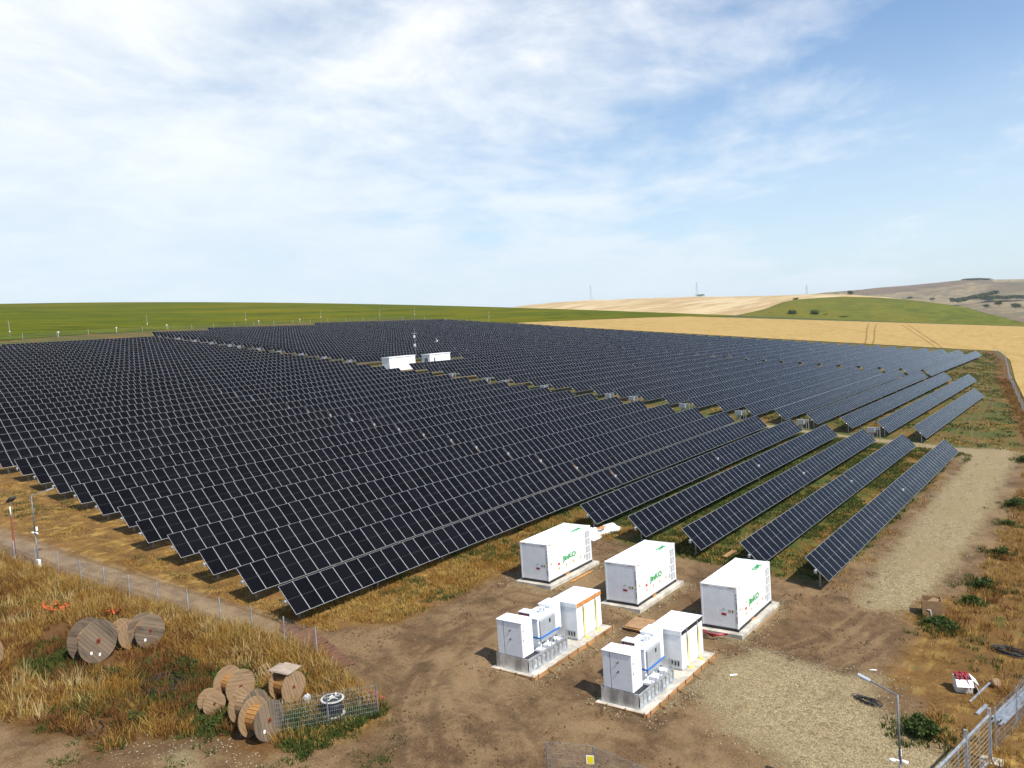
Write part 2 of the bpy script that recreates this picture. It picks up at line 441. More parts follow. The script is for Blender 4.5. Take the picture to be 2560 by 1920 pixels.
rut = att(g, 'rut')
base = g.mix(g.math('MULTIPLY', g.mapr(rut, .3, .9), g.mapr(n2, .35, .62, .0, .62)), base, (.070, .040, .020))
base = g.mix(g.math('MULTIPLY', g.math('MULTIPLY', g.mapr(rut, .04, .22), g.mapr(rut, .55, .25)), g.mapr(n2, .4, .6, .0, .35)), base, (.22, .145, .075))
rusty = g.mix(g.mapr(n3, .3, .7), (.06, .025, .010), (.20, .095, .032))
base = g.mix(g.math('MULTIPLY', zone('rust', 4.0, .8), .8), base, rusty)
grav, gd = gravel_colour(g, pos, n1, n2)
gm = zone('gravel', 4.2, .7)
base = g.mix(gm, base, grav)
hgt = g.math('ADD', g.math('ADD', g.math('MULTIPLY', n3, .7), g.math('MULTIPLY', grain, .5)), g.math('MULTIPLY', gd, gm))
finish(g, base, .95, 0, hgt, .55, .10, .2)

m_gravel, g = new_mat('crushed_gravel')
pos = g.n('ShaderNodeNewGeometry').outputs['Position']
n1 = g.noise(pos, .11, 5, .6); n2 = g.noise(g.scalevec(pos, (1.6, .35, 1)), .8, 7, .65)
grav, gd = gravel_colour(g, pos, n1, n2)
finish(g, grav, .95, 0, gd, .6, .06, .2)

# ------------------------------------------------------------------ ground sheet
def lines(*segs):
    out = []
    for a, b, st in segs:
        out += list(np.arange(a, b - 1e-6, st))
    out.append(segs[-1][1])
    return np.array(out)
S = lines((-7000, -1000, 400), (-1000, -360, 32), (-360, -92, 6), (-92, -42, .6), (-42, -8, .34), (-8, 6, .5), (6, 60, 6), (60, 600, 36), (600, 7000, 400))
T = lines((-2000, -40, 140), (-40, 6, 5), (6, 20, .6), (20, 64, .34), (64, 136, .6), (136, 330, 2), (330, 372, 5), (372, 1000, 26), (1000, 9000, 400))
SS, TT = np.meshgrid(S, T, indexing='ij')
ZZ = ground(SS, TT)
nS, nT = SS.shape
V = np.stack([SS.ravel(), TT.ravel(), ZZ.ravel()], 1)
ii = np.arange(nS * nT).reshape(nS, nT)
Fq = np.stack([ii[:-1, :-1].ravel(), ii[1:, :-1].ravel(), ii[1:, 1:].ravel(), ii[:-1, 1:].ravel()], 1)
me = np_mesh('ground', V, Fq, m_ground, smooth=True)
def setattr_f(me, name, arr):
    a = me.attributes.new(name, 'FLOAT', 'POINT')
    a.data.foreach_set('value', np.asarray(arr, np.float32).ravel())
zg = np.maximum(np.maximum(sdf(ROAD, SS, TT) - .25, sdf(GRAVEL, SS, TT) - .1), sdf(LGRAV, SS, TT) - 1.9)
for (x0, x1, y0, y1, zt) in PADS:
    q = np.maximum(np.maximum(x0 - SS, SS - x1), np.maximum(y0 - TT, TT - y1))
    zg = np.maximum(zg, .12 - q)
setattr_f(me, 'gravel', zg)
zs = np.maximum.reduce([sdf(YARD, SS, TT), sdf(LDIRT, SS, TT) - .6, sdf(RSOIL, SS, TT) + .2, sdf(RSOIL2, SS, TT) + .2])
setattr_f(me, 'soil', zs)
setattr_f(me, 'track', sdf(TRACK, SS, TT))
setattr_f(me, 'rust', sdf(RUSTV, SS, TT))
setattr_f(me, 'rut', rut_field(SS, TT))
# grass stays green in the lanes between the rows east of the containers and along the far lane
gr = np.full(SS.shape, -.03)
gr = np.where((TT > 58) & (SS > -46) & (SS < -17), .20 + .10 * np.sin((SS + 18.4) / 5.005 * 2 * np.pi + 2.2), gr)
gr = np.where((TT > 127) & (SS > -60), .17, gr)
gr = np.where((TT > 127) & (SS <= -60), .07, gr)
gr = np.where((TT > 100) & (SS <= -47), .16, gr)
gr = np.where(TT > 480, .4, gr)
gr = np.where((SS < -52) & (TT < 36), -.06, gr)
gr = np.where((SS < -36) & (SS > -47) & (TT < 29), .03, gr)
gr = np.where((SS > -10.5) & (TT > 58) & (TT < 135), .0, gr)
setattr_f(me, 'green', gr)
th = np.where((SS < -31) & (TT < 30.5) & (TT > 5), 1.0, 0.) * np.clip((-31 - SS) / 2, 0, 1) * np.clip((30.5 - TT) / 2, 0, 1)
th = np.maximum(th, np.where((SS > -10.5) & (TT > 44), .45, 0.))
setattr_f(me, 'thatch', th)
tag(put('ground', me), kind='structure')

# gravel road and gravel yard: sheets a little above the earth with ragged edges
def ragged(poly, step, amp, seed):
    P = [np.array(p, float) for p in poly]; out = []
    for a, b in zip(P, P[1:] + P[:1]):
        L = np.linalg.norm(b - a); n = max(1, int(L / step)); nrm = np.array([-(b - a)[1], (b - a)[0]]) / L
        for i in range(n):
            q = a + (b - a) * i / n
            out.append(q + nrm * amp * 2 * (vnoise(q[0], q[1], 1.1, seed) + .6 * vnoise(q[0], q[1], .37, seed + 1)))
    return out
def gravel_sheet(name, poly, cell, bounds, seed):
    """grid cells inside the ragged outline; the rim vertices are pulled onto the outline"""
    P = ragged(poly, .5, .35, seed)
    xs = np.arange(bounds[0], bounds[1], cell); ys = np.arange(bounds[2], bounds[3], cell)
    X, Y = np.meshgrid(xs, ys, indexing='ij')
    D = sdf(P, X, Y) - .5
    D2 = sdf(P, X + .02, Y) - .5 - D; D3 = sdf(P, X, Y + .02) - .5 - D
    nrm = np.maximum(np.hypot(D2, D3), 1e-6)
    near = np.abs(D) < cell * .75
    X = np.where(near, X - D2 / nrm * D, X); Y = np.where(near, Y - D3 / nrm * D, Y)
    D = np.where(near, 0.0, D)
    keep = (D[:-1, :-1] >= 0) & (D[1:, :-1] >= 0) & (D[1:, 1:] >= 0) & (D[:-1, 1:] >= 0)
    idx = np.arange(X.size).reshape(X.shape)
    F = np.stack([idx[:-1, :-1][keep], idx[1:, :-1][keep], idx[1:, 1:][keep], idx[:-1, 1:][keep]], 1)
    Z = ground(X, Y) - .03 + .07 * np.clip(D / .9, 0, 1) + .015 * vnoise(X, Y, .6, 9)
    Vv = np.stack([X.ravel(), Y.ravel(), Z.ravel()], 1)
    used = np.unique(F); re = np.full(X.size, -1); re[used] = np.arange(len(used))
    return tag(put(name, np_mesh(name, Vv[used], re[F], m_gravel, smooth=True)), kind='structure')
gravel_sheet('gravel_road', [p for p in ROAD if p[0] > -60], .5, (-62, -9, 57, 133), 21)
gravel_sheet('gravel_yard', GRAVEL, .5, (-22, -4, 28, 51), 31)

# ------------------------------------------------------------------ fields
def patch(curves, nu, nv, dz, power=1.0):
    """bilinear sheet between the polylines of each (near, far) pair, laid on the land"""
    VV, FF = [], []; off = 0
    def res(c, n):
        c = np.array(c, float); L = np.concatenate([[0], np.cumsum(np.hypot(*np.diff(c, axis=0).T))]); q = np.linspace(0, L[-1], n)
        return np.stack([np.interp(q, L, c[:, 0]), np.interp(q, L, c[:, 1])], 1)
    for A, B in curves:
        a, b = res(A, nu), res(B, nu)
        k = np.linspace(0, 1, nv) ** power
        X = a[:, 0][:, None] * (1 - k) + b[:, 0][:, None] * k; Y = a[:, 1][:, None] * (1 - k) + b[:, 1][:, None] * k
        Z = lie(X, Y) + dz
        idx = np.arange(X.size).reshape(X.shape) + off; off += X.size
        VV.append(np.stack([X.ravel(), Y.ravel(), Z.ravel()], 1))
        FF.append(np.stack([idx[:-1, :-1].ravel(), idx[1:, :-1].ravel(), idx[1:, 1:].ravel(), idx[:-1, 1:].ravel()], 1))
    return np.concatenate(VV), np.concatenate(FF)

def field_mat(name, a, b, c, stretch, scales, bstr, tram=None):
    m, q = new_mat(name)
    pos = q.n('ShaderNodeNewGeometry').outputs['Position']
    f1 = q.noise(q.scalevec(pos, stretch), scales[0], 5, .6)
    f2 = q.noise(q.scalevec(pos, stretch), scales[1], 6, .7)
    f3 = q.noise(pos, scales[2], 4, .6)
    col = q.mix(q.mapr(f2, .32, .68), a, b)
    col = q.mix(q.mapr(f1, .42, .68, 0, .8), col, c)
    col = q.mix(q.mapr(f3, .45, .65, 0, .35), col, tuple(x * .6 for x in a))
    if tram:
        col = tram(q, pos, col)
    finish(q, col, .95, 0, q.math('ADD', f2, q.math('MULTIPLY', f3, .6)), bstr, .5, .03)
    return m

m_crop = field_mat('green_crop', (.038, .055, .002), (.105, .118, .002), (.150, .125, .002), (1.0, .30, 1.0), (.022, .14, 1.1), .8)
def tram(q, pos, col):
    s = q.n('ShaderNodeSeparateXYZ', {0: pos})
    out = col
    for (x0, y0, x1, y1) in ((-114.1, 479.7, -82.3, 338.8), (-110.9, 483.3, -80, 341.1), (-99.3, 496, -60, 347.6), (-96.8, 498.8, -56.6, 343.4), (-15, 300, 30, 240), (-12, 302, 33, 242)):
        L = math.hypot(x1 - x0, y1 - y0); nx, ny = -(y1 - y0) / L, (x1 - x0) / L
        dd = q.math('ADD', q.math('ADD', q.math('MULTIPLY', s.outputs[0], nx), q.math('MULTIPLY', s.outputs[1], ny)), -(x0 * nx + y0 * ny))
        wv = q.math('MULTIPLY', q.math('SUBTRACT', q.noise(pos, .006, 1), .5), 2.5)
        mk = q.mapr(q.math('ABSOLUTE', q.math('ADD', dd, wv)), .12, .55, .55, 0.)
        lim = q.mapr(s.outputs[1], 505, 530, 1, 0)
        out = q.mix(q.math('MULTIPLY', mk, lim), out, (.10, .065, .02))
    return out
m_wheat = field_mat('ripe_wheat', (.30, .195, .065), (.42, .29, .112), (.38, .255, .095), (1.0, .35, 1.0), (.03, .35, 2.0), .35, tram)

near_l = [(-266, -120), (-267, 60), (-268.5, 110), (-293, 167), (-313, 225), (-326, 279), (-331, 324), (-323, 344), (-276, 351), (-261, 356), (-254, 410), (-247, 472), (-234, 514), (-225, 540)]
far_l = [(-1700, -150), (-1700, 200), (-1650, 450), (-1500, 700), (-1300, 850), (-1000, 900), (-800, 900), (-600, 900), (-480, 880), (-420, 850), (-380, 820), (-330, 790), (-300, 760), (-260, 700)]
v_, f_ = patch([(near_l, far_l)], 90, 70, .12, 1.8)
tag(put('crop_field', np_mesh('crop_field', v_, f_, m_crop, True)), kind='structure')
v_, f_ = patch([([(-261, 356), (-230, 348), (-120, 340.5), (-37, 337)], [(-235, 514), (-200, 529), (-104, 568), (-51, 593)]),
                ([(-37, 337), (-29.8, 299), (-21.9, 229), (-17.1, 193), (-12.7, 160), (-6.5, 125), (5, 90), (13, 60), (18, 44), (26, 20)], [(-51, 593), (60, 640), (250, 560), (300, 500), (350, 450), (400, 350), (400, 250), (380, 100), (350, 40), (300, -60)])], 60, 36, .14)
tag(put('wheat_field', np_mesh('wheat_field', v_, f_, m_wheat, True)), kind='structure')

# ------------------------------------------------------------------ hills
def ridge(name, crest, foot, back, mat, n=70, rows=18, bulge=.18, rough=1.2, seed=1):
    """a hill: surface from the front foot line up over the crest line down to the back line"""
    def res(c):
        c = np.array(c, float); L = np.concatenate([[0], np.cumsum(np.hypot(*np.diff(c[:, :2], axis=0).T))]); q = np.linspace(0, L[-1], n)
        return np.stack([np.interp(q, L, c[:, i]) for i in range(3)], 1)
    Fo, Cr, Ba = res(foot), res(crest), res(back)
    out = []
    for i in range(rows + 1):
        k = i / rows
        P = Fo * (1 - k) + Cr * k
        P[:, 2] += bulge * (Cr[:, 2] - Fo[:, 2]) * math.sin(math.pi * k)
        if 0 < i < rows: P[:, 2] += rough * vnoise(P[:, 0], P[:, 1], 60, seed) * 2
        out.append(P)
    for i in range(1, 7):
        k = i / 6
        P = Cr * (1 - k) + Ba * k
        P[:, 2] += .12 * (Cr[:, 2] - Ba[:, 2]) * math.sin(math.pi * k)
        out.append(P)
    G = np.stack(out, 1)
    idx = np.arange(G.shape[0] * G.shape[1]).reshape(G.shape[:2])
    F = np.stack([idx[:-1, :-1].ravel(), idx[1:, :-1].ravel(), idx[1:, 1:].ravel(), idx[:-1, 1:].ravel()], 1)
    return tag(put(name, np_mesh(name, G.reshape(-1, 3), F, mat, True)), kind='structure')
def striped(name, a, b, c, direction, period, sc):
    m, q = new_mat(name)
    pos = q.n('ShaderNodeNewGeometry').outputs['Position']
    wv = q.n('ShaderNodeTexNoise', {'Vector': q.scalevec(pos, direction), 'Scale': period, 'Detail': 4, 'Roughness': .7}).outputs['Fac']
    f = q.noise(pos, sc, 6, .6)
    col = q.mix(q.mapr(wv, .42, .60), a, b)
    col = q.mix(q.mapr(f, .45, .70, 0, .7), col, c)
    finish(q, col, .95, 0, wv, .2, .5, .1)
    return m
m_stub = striped('stubble_field', (.34, .235, .115), (.48, .37, .215), (.40, .29, .145), (1.0, .10, .3), .06, .010)
m_green_hill = field_mat('green_hill_crop', (.070, .085, .014), (.135, .138, .020), (.155, .13, .022), (1.0, .5, 1.0), (.012, .10, .8), .4)
m_far, q = new_mat('far_hill_country')
pos = q.n('ShaderNodeNewGeometry').outputs['Position']
f1 = q.noise(q.scalevec(pos, (1, .35, 2.2)), .0042, 6, .6, .6); f2 = q.noise(pos, .02, 6, .65); f3 = q.noise(q.scalevec(pos, (1, 1, 3)), .0075, 5, .6, .5)
cells = q.n('ShaderNodeTexVoronoi', {'Vector': q.scalevec(pos, (1, .4, 1.5)), 'Scale': .0045}).outputs['Color']
cc = q.n('ShaderNodeSeparateColor', {0: cells}).outputs[0]
col = q.mix(q.mapr(f1, .38, .62), (.155, .120, .070), (.27, .205, .115))
col = q.mix(q.mapr(cc, .55, .60, 0, .8), col, (.34, .265, .155))
col = q.mix(q.mapr(cc, .80, .84, 0, .8), col, (.13, .085, .060))
col = q.mix(q.mapr(f3, .55, .66, 0, .75), col, (.075, .085, .035))
col = q.mix(q.mapr(f2, .56, .66, 0, .8), col, (.05, .06, .028))
f4 = q.noise(q.scalevec(pos, (1, .5, 2)), .05, 5, .7)
col = q.mix(q.mapr(f4, .40, .66, 0, .7), col, (.10, .08, .05))
finish(q, col, .95, 0, f2, .2, 2.0, .1)
ridge('stubble_hill',
      [(-727.4, 890.7, 42.2), (-701.1, 973.9, 53.0), (-689.7, 1042.5, 55.6), (-668.3, 1115.1, 55.9), (-622.9, 1175.1, 54.3), (-583.4, 1217.4, 52.4), (-545.6, 1234.8, 50.5), (-484.8, 1259.9, 46.1), (-436.2, 1277.6, 43.3), (-399.5, 1320.9, 42.1), (-350.0, 1355.5, 37.6), (-284.2, 1370.8, 26.7), (-236.5, 1379.9, 12.7)],
      [(-537.9, 658.2, 26), (-497.3, 689.3, 25), (-427.8, 711.2, 20), (-347.0, 720.8, 11), (-299.4, 774.1, 6), (-261.6, 861.1, 6), (-238.5, 919.6, 2), (-169.4, 985.5, -5)],
      [(-949.2, 1161.5, 30), (-875.0, 1457.5, 30), (-647.3, 1679.6, 20), (-450.7, 1742.7, 10), (-304.7, 1774.0, -14)], m_stub, seed=4)
ridge('green_hill',
      [(-266.8, 636.3, 15.9), (-257.1, 651.1, 19.0), (-252.6, 674.2, 21.1), (-248.4, 697.1, 23.2), (-252.8, 759.0, 28.3), (-253.3, 800.9, 30.1), (-242.4, 846.0, 30.5), (-226.9, 870.9, 30.0), (-197.8, 888.2, 26.5), (-165.5, 884.6, 21.3), (-138.7, 869.0, 16.2), (-113.7, 842.4, 11.1), (-97.0, 794.1, 6.8), (-89.2, 754.7, 2.6), (-70, 742, -3.5), (60, 740, -12)],
      [(-247.6, 590.2, 12.5), (-235.2, 595.2, 12.5), (-193.7, 610.0, 9.5), (-162.1, 619.1, 7), (-118.2, 629.0, 3), (-75.3, 635.6, -2), (-46.4, 638.3, -8), (60, 650, -14)],
      [(-387.0, 922.1, 0), (-332.5, 1048.5, 4), (-250.7, 1122.3, 0), (-147.5, 1090.1, -10), (-72.4, 997.4, -18), (60, 900, -18)], m_green_hill, bulge=.12, rough=.5, seed=5)
ridge('far_hill',
      [(-1400, 2300, 40), (-917.6, 2539.3, 52.2), (-810.5, 2680.1, 62.2), (-771.2, 2795.6, 65.8), (-719.7, 2912.4, 67.4), (-680.0, 3024.5, 71.7), (-622.3, 3138.9, 72.8), (-531.5, 3256.9, 76.8), (-467.4, 3317.2, 79.7), (-417.4, 3323.9, 78.6), (-362.4, 3330.3, 71.7), (-280.7, 3288.0, 66.0), (-125.4, 3297.6, 66), (176.3, 3295.3, 66), (700, 3250, 60), (1800, 2800, 50)],
      [(-700, 1350, 10), (-511.0, 1410.3, 8), (-361.4, 1455.8, -4), (-227.3, 1381.4, -18), (-103.4, 1195.5, -22), (63.6, 1198.3, -26), (400, 1150, -26), (1000, 1000, -26)],
      [(-1900, 3100, -10), (-1294.4, 3572.7, -10), (-679.3, 4144.7, -10), (-165.0, 4296.8, -10), (672.0, 4247.2, -20), (2200, 3600, -20)], m_far, n=110, rows=30, bulge=-.22, rough=5, seed=6)

# ------------------------------------------------------------------ materials of built things
m_alu, q = new_mat('anodised_frame')
finish(q, (.43, .44, .46), .5, .25, spec=.4)
m_steel = plain('galvanised_steel', (.46, .49, .52), .45, .55, .2, 2.5)
m_steel_d = plain('dull_steel', (.30, .32, .34), .5, .6, .2, 3)
m_spangle = plain('bright_galvanised_sheet', (.62, .62, .60), .42, .5, .3, 1.6, streak=(1, 1, .4))
m_white = plain('white_paint', (.80, .80, .79), .42, 0, .035, 2.0)
m_white2 = plain('white_cabinet_paint', (.78, .79, .80), .45, 0, .035, 2.0)
m_grey_l = plain('light_grey_paint', (.52, .54, .56), .5, 0, .08, 3)
m_grey_m = plain('mid_grey_paint', (.30, .32, .34), .5, 0, .1, 3)
m_black = plain('black_paint', (.018, .018, .02), .55, 0, .2, 4)
m_rubber = plain('black_cable', (.014, .014, .017), .5, 0, .2, 6)
m_conc = plain('pale_concrete', (.47, .43, .36), .9, 0, .2, 1.4, .2)
m_ply = plain('shuttering_board', (.36, .19, .075), .8, 0, .3, 2.5, .1, streak=(1, .15, 1))
m_peg = plain('timber_peg', (.34, .17, .06), .85, 0, .3, 6)
m_card = plain('cardboard', (.30, .175, .08), .85, 0, .15, 2)
m_card_w = plain('white_carton', (.62, .57, .50), .8, 0, .1, 2)
m_red = plain('red_hose', (.28, .012, .022), .45, 0, .2, 5)
m_orange = plain('orange_band', (.55, .22, .045), .7, 0, .15, 3)
m_yellow = plain('yellow_strap', (.85, .72, .015), .6, 0, .1, 3)
m_blue = plain('blue_strap', (.02, .16, .55), .6, 0, .1, 3)
m_green_ink = plain('green_lettering', (.015, .30, .06), .5, 0, .05, 3)
m_red_ink = plain('red_label', (.55, .02, .015), .5, 0, .1, 9)
m_yel_ink = plain('yellow_sticker', (.70, .42, .02), .5, 0, .1, 9)
m_blk_ink = plain('black_print', (.02, .02, .022), .5, 0, .1, 9)
m_wht_ink = plain('white_sticker', (.85, .85, .85), .5, 0, .03, 9)
m_plastic_w = plain('white_plastic', (.82, .82, .80), .5, 0, .04, 4)
m_tarp = plain('white_tarpaulin', (.80, .79, .74), .6, 0, .08, 2, .2)
m_pole = plain('weathered_zinc_pole', (.17, .185, .20), .55, .2, .2, 3)
m_grille = plain('grille_grey', (.17, .18, .19), .5, .2, .1, 8)
m_pink = plain('pink_bag', (.50, .05, .11), .6, 0, .2, 4)
m_rustpole = plain('rusty_pole', (.26, .055, .018), .7, .2, .3, 3)
m_netting = plain('orange_netting', (.60, .085, .018), .7, 0, .2, 5)
m_glass_w, q = new_mat('window_glass')
finish(q, (.10, .16, .20), .08, 0, spec=.8)
m_lampglass = plain('lamp_glass', (.16, .16, .15), .25, 0, .1, 8)
def wood(name, a, b, c, axis):
    m, q = new_mat(name)
    tcn = q.n('ShaderNodeTexCoord').outputs['Object']
    rnd = q.n('ShaderNodeObjectInfo').outputs['Random']
    f = q.noise(q.scalevec(tcn, axis), 5.0, 6, .65)
    col = q.mix(q.mapr(f, .3, .7), a, b)
    col = q.mix(q.mapr(rnd, 0, 1, 0, .85, False), col, c)
    finish(q, col, .85, 0, f, .25, .02, .2)
    return m
m_wood_g = wood('weathered_grey_plank', (.055, .040, .028), (.17, .130, .095), (.23, .165, .105), (4, 4, .3))
m_wood_t = wood('tan_plank', (.17, .105, .055), (.34, .23, .13), (.29, .185, .10), (4, 4, .3))
m_wood_o = wood('orange_stave', (.24, .11, .032), (.42, .22, .075), (.34, .165, .05), (4, 4, .3))

# solar glass: near-black cells under glass, faint cell lines, dashed bus line across the middle
m_cell, q = new_mat('solar_glass')
uv = q.n('ShaderNodeUVMap', uv_map='UVMap').outputs[0]
su = q.n('ShaderNodeSeparateXYZ', {0: uv})
U, Vv_ = su.outputs[0], su.outputs[1]          # U along the slope, V along the row
lineU = q.mapr(q.math('ABSOLUTE', q.math('SUBTRACT', q.math('FRACT', q.math('MULTIPLY', U, 24.0)), .5)), .40, .5, 0, 1)
lineV = q.mapr(q.math('ABSOLUTE', q.math('SUBTRACT', q.math('FRACT', q.math('MULTIPLY', Vv_, 6.0)), .5)), .47, .5, 0, 1)
mid = q.mapr(q.math('ABSOLUTE', q.math('SUBTRACT', U, .5)), .004, .007, 1, 0)
dash = q.mapr(q.math('ABSOLUTE', q.math('SUBTRACT', q.math('FRACT', q.math('MULTIPLY', Vv_, 6.0)), .5)), .22, .26, 1, 0)
rnd = q.math('ADD', q.n('ShaderNodeObjectInfo').outputs['Random'], q.n('ShaderNodeNewGeometry').outputs['Random Per Island'])
rnd = q.math('FRACT', rnd)
cell = q.mix(rnd, (.0034, .0031, .0038), (.0056, .0051, .0064))
cell = q.mix(q.math('MULTIPLY', lineU, .2), cell, (.012, .012, .020))
cell = q.mix(q.math('MULTIPLY', lineV, .1), cell, (.03, .03, .04))
cell = q.mix(q.math('MULTIPLY', q.math('MULTIPLY', mid, dash), .22), cell, (.40, .40, .40))
finish(q, cell, .17, 0, spec=.075)

# ------------------------------------------------------------------ solar trackers
PW, PL, PITCHM = 1.134, 2.278, 1.146
FR = .0155
def panel_geo():
    hx, hy, f, t = PL / 2, PW / 2, FR, .035
    v = [(-hx, -hy, 0), (hx, -hy, 0), (hx, hy, 0), (-hx, hy, 0),
         (-hx + f, -hy + f, 0), (hx - f, -hy + f, 0), (hx - f, hy - f, 0), (-hx + f, hy - f, 0),
         (-hx, -hy, -t), (hx, -hy, -t), (hx, hy, -t), (-hx, hy, -t)]
    fc = [(4, 5, 6, 7), (0, 1, 5, 4), (1, 2, 6, 5), (2, 3, 7, 6), (3, 0, 4, 7), (0, 8, 9, 1), (1, 9, 10, 2), (2, 10, 11, 3), (3, 11, 8, 0), (11, 10, 9, 8)]
    mi = [0, 1, 1, 1, 1, 1, 1, 1, 1, 2]
    return np.array(v), np.array(fc), np.array(mi)
pv, pf, pm = panel_geo()
m_back = plain('panel_back', (.30, .31, .33), .6, 0, .05, 2)
def add_uv(me):
    co = np.empty(len(me.vertices) * 3, np.float32); me.vertices.foreach_get('co', co)
    li = np.empty(len(me.loops), np.int32); me.loops.foreach_get('vertex_index', li)
    uvl = me.uv_layers.new(name='UVMap')
    vi = li % 12
    u = (pv[vi, 0] + PL / 2) / PL; v = (pv[vi, 1] + PW / 2) / PW
    uvl.data.foreach_set('uv', np.stack([u, v], 1).astype(np.float32).ravel())
panel_mesh = np_mesh('solar_panel', pv, pf, [m_cell, m_alu, m_back], midx=pm)
add_uv(panel_mesh)

TILT = rad(45)
AXH = 1.56
GAPM = .26
def panel_ys(n):
    h = n // 2
    return [(.5 + i) * PITCHM for i in range(h)] + [(.5 + i) * PITCHM + GAPM for i in range(h, n)]
def gap_y(n): return (n // 2) * PITCHM + GAPM / 2
def t_len(n): return n * PITCHM + GAPM
ct, st_ = math.cos(TILT), math.sin(TILT)
_arr = {}
def array_mesh(n):
    if n not in _arr:
        Rm = np.array([[ct, 0, st_], [0, 1, 0], [-st_, 0, ct]])
        one = pv @ Rm.T
        ys = panel_ys(n)
        V = np.concatenate([one + np.array([0, y, AXH]) for y in ys])
        F = np.concatenate([pf + 12 * i for i in range(n)])
        me = np_mesh('panel_array', V, F, [m_cell, m_alu, m_back], midx=np.tile(pm, n)); add_uv(me)
        _arr[n] = me
    return _arr[n]
def post_ys(n):
    k = 13 if n > 60 else 9
    L = t_len(n)
    return [.9 + (L - 1.8) * i / (k - 1) for i in range(k)]
_parts = {}
def part_mesh(key):
    if key in _parts: return _parts[key]
    b = MB()
    if key[0] == 'tube':
        L = t_len(key[1]); b.cyl((0, -.22, 0), (0, L + .22, 0), .065, 8)
        mt = m_steel
    elif key[0] == 'post':
        # open C section
        for (x0, x1, y0, y1) in ((-.05, .05, -.06, -.052), (-.05, -.042, -.052, .06), (.042, .05, -.052, .06)):
            b.box(x0, x1, y0, y1, -.45, AXH - .13)
        mt = m_steel_d
    elif key[0] == 'bearing':
        b.cyl((0, -.04, 0), (0, .04, 0), .11, 10).box(-.09, .09, -.03, .03, -.2, -.08)
        mt = m_steel
    elif key[0] == 'motor':
        b.cyl((0, -.1, 0), (0, .1, 0), .17, 12).box(-.10, .06, -.07, .07, .12, .26, 1).cyl((-.05, 0, -.12), (.36, 0, -.2), .055, 8, 1)
        mt = [m_steel, m_grey_l]
    elif key[0] == 'purlin':
        b.box(-.42, .42, -.03, .03, -.05, 0)
        mt = m_steel
    elif key[0] == 'support':
        n = key[1]; L = t_len(n)
        b.cyl((0, -.22, AXH - .12), (0, L + .22, AXH - .12), .065, 6)
        for y in post_ys(n): b.box(-.05, .05, y - .06, y + .06, -.5, AXH - .13)
        b.box(-.10, .10, gap_y(n) - .07, gap_y(n) + .07, AXH - .25, AXH + .06, 1)
        mt = [m_steel, m_steel_d]
    _parts[key] = b.mesh(key[0], mt)
    return _parts[key]

AX0, ROWP = -18.447, -5.005
def tracker(k, t0, n, detail, label, group):
    s = AX0 + ROWP * k
    L = t_len(n)
    z0, z1 = float(lie(s, t0)), float(lie(s, t0 + L))
    e = thing('solar_tracker', label, 'solar tracker', (s, t0, z0), (math.atan2(z1 - z0, L), 0, 0), group)
    if detail == 0:
        tag(put('panel_array', array_mesh(n), e), kind='stuff')
        tag(put('support_frame', part_mesh(('support', n)), e), kind='stuff')
        return e
    dx, dz = 0.0, AXH
    for y in panel_ys(n):
        put('solar_panel', panel_mesh, e, (dx, y, dz), (random.uniform(-.002, .002), TILT + random.uniform(-.004, .004), 0))
    if detail == 1:
        tag(put('support_frame', part_mesh(('support', n)), e), kind='stuff')
        return e
    ox, oz = -.12 * st_, -.12 * ct
    put('torque_tube', part_mesh(('tube', n)), e, (ox, 0, AXH + oz))
    for y in post_ys(n):
        put('post', part_mesh(('post',)), e, (ox, y, 0))
    for y in (-.12, L + .12):
        put('bearing', part_mesh(('bearing',)), e, (ox, y, AXH + oz))
    put('drive_motor', part_mesh(('motor',)), e, (ox, gap_y(n), AXH + oz), (0, TILT, 0))
    for y in (.12, L - .12):
        put('mounting_rail', part_mesh(('purlin',)), e, (-.04 * st_, y, AXH - .04 * ct), (0, TILT, 0))
    return e

A_START = {0: 60.0, 1: 60.2, 2: 60.6, 3: 60.8, 4: 61.3, 5: 32.5, 6: 32.9, 7: 33.3, 8: 33.9, 9: 34.2, 10: 35.4, 11: 35.8, 12: 36.4, 13: 36.8, 14: 37.3, 15: 37.8}
for k in range(0, 44):
    t0 = A_START.get(k, 32.5 + .49 * (k - 5))
    n = 50 if k < 5 else 75
    lab = f"row of solar panels in the front block, {ORD(k + 1)} from the gravel road"
    tracker(k, t0, n, 2 if k <= 15 else 1, lab, 'solar tracker rows of the front block')
B_END = {}
for k in range(1, 51):
    t0 = {1: 124.8, 2: 125.8, 3: 125.8}.get(k, 125.9 + .49 * (k - 4)); n = 75
    end = t0 + t_len(75)
    if k == 1: n = 50; end = t0 + t_len(50)
    elif k in (23, 24, 25) or k >= 48: n = 50; t0 = end - t_len(50)
    B_END[k] = end
    lab = f"row of solar panels in the middle block behind the track, {ORD(k)} from right"
    tracker(k, t0, n, 0, lab, 'solar tracker rows of the middle block')
for k in range(4, 54):
    t0 = B_END.get(k, 125.9 + .49 * (k - 4) + t_len(75)) + 3.3
    lab = f"row of solar panels in the far block by the wheat, {ORD(k - 3)} from right"
    tracker(k, t0, 75, 0, lab, 'solar tracker rows of the far block')

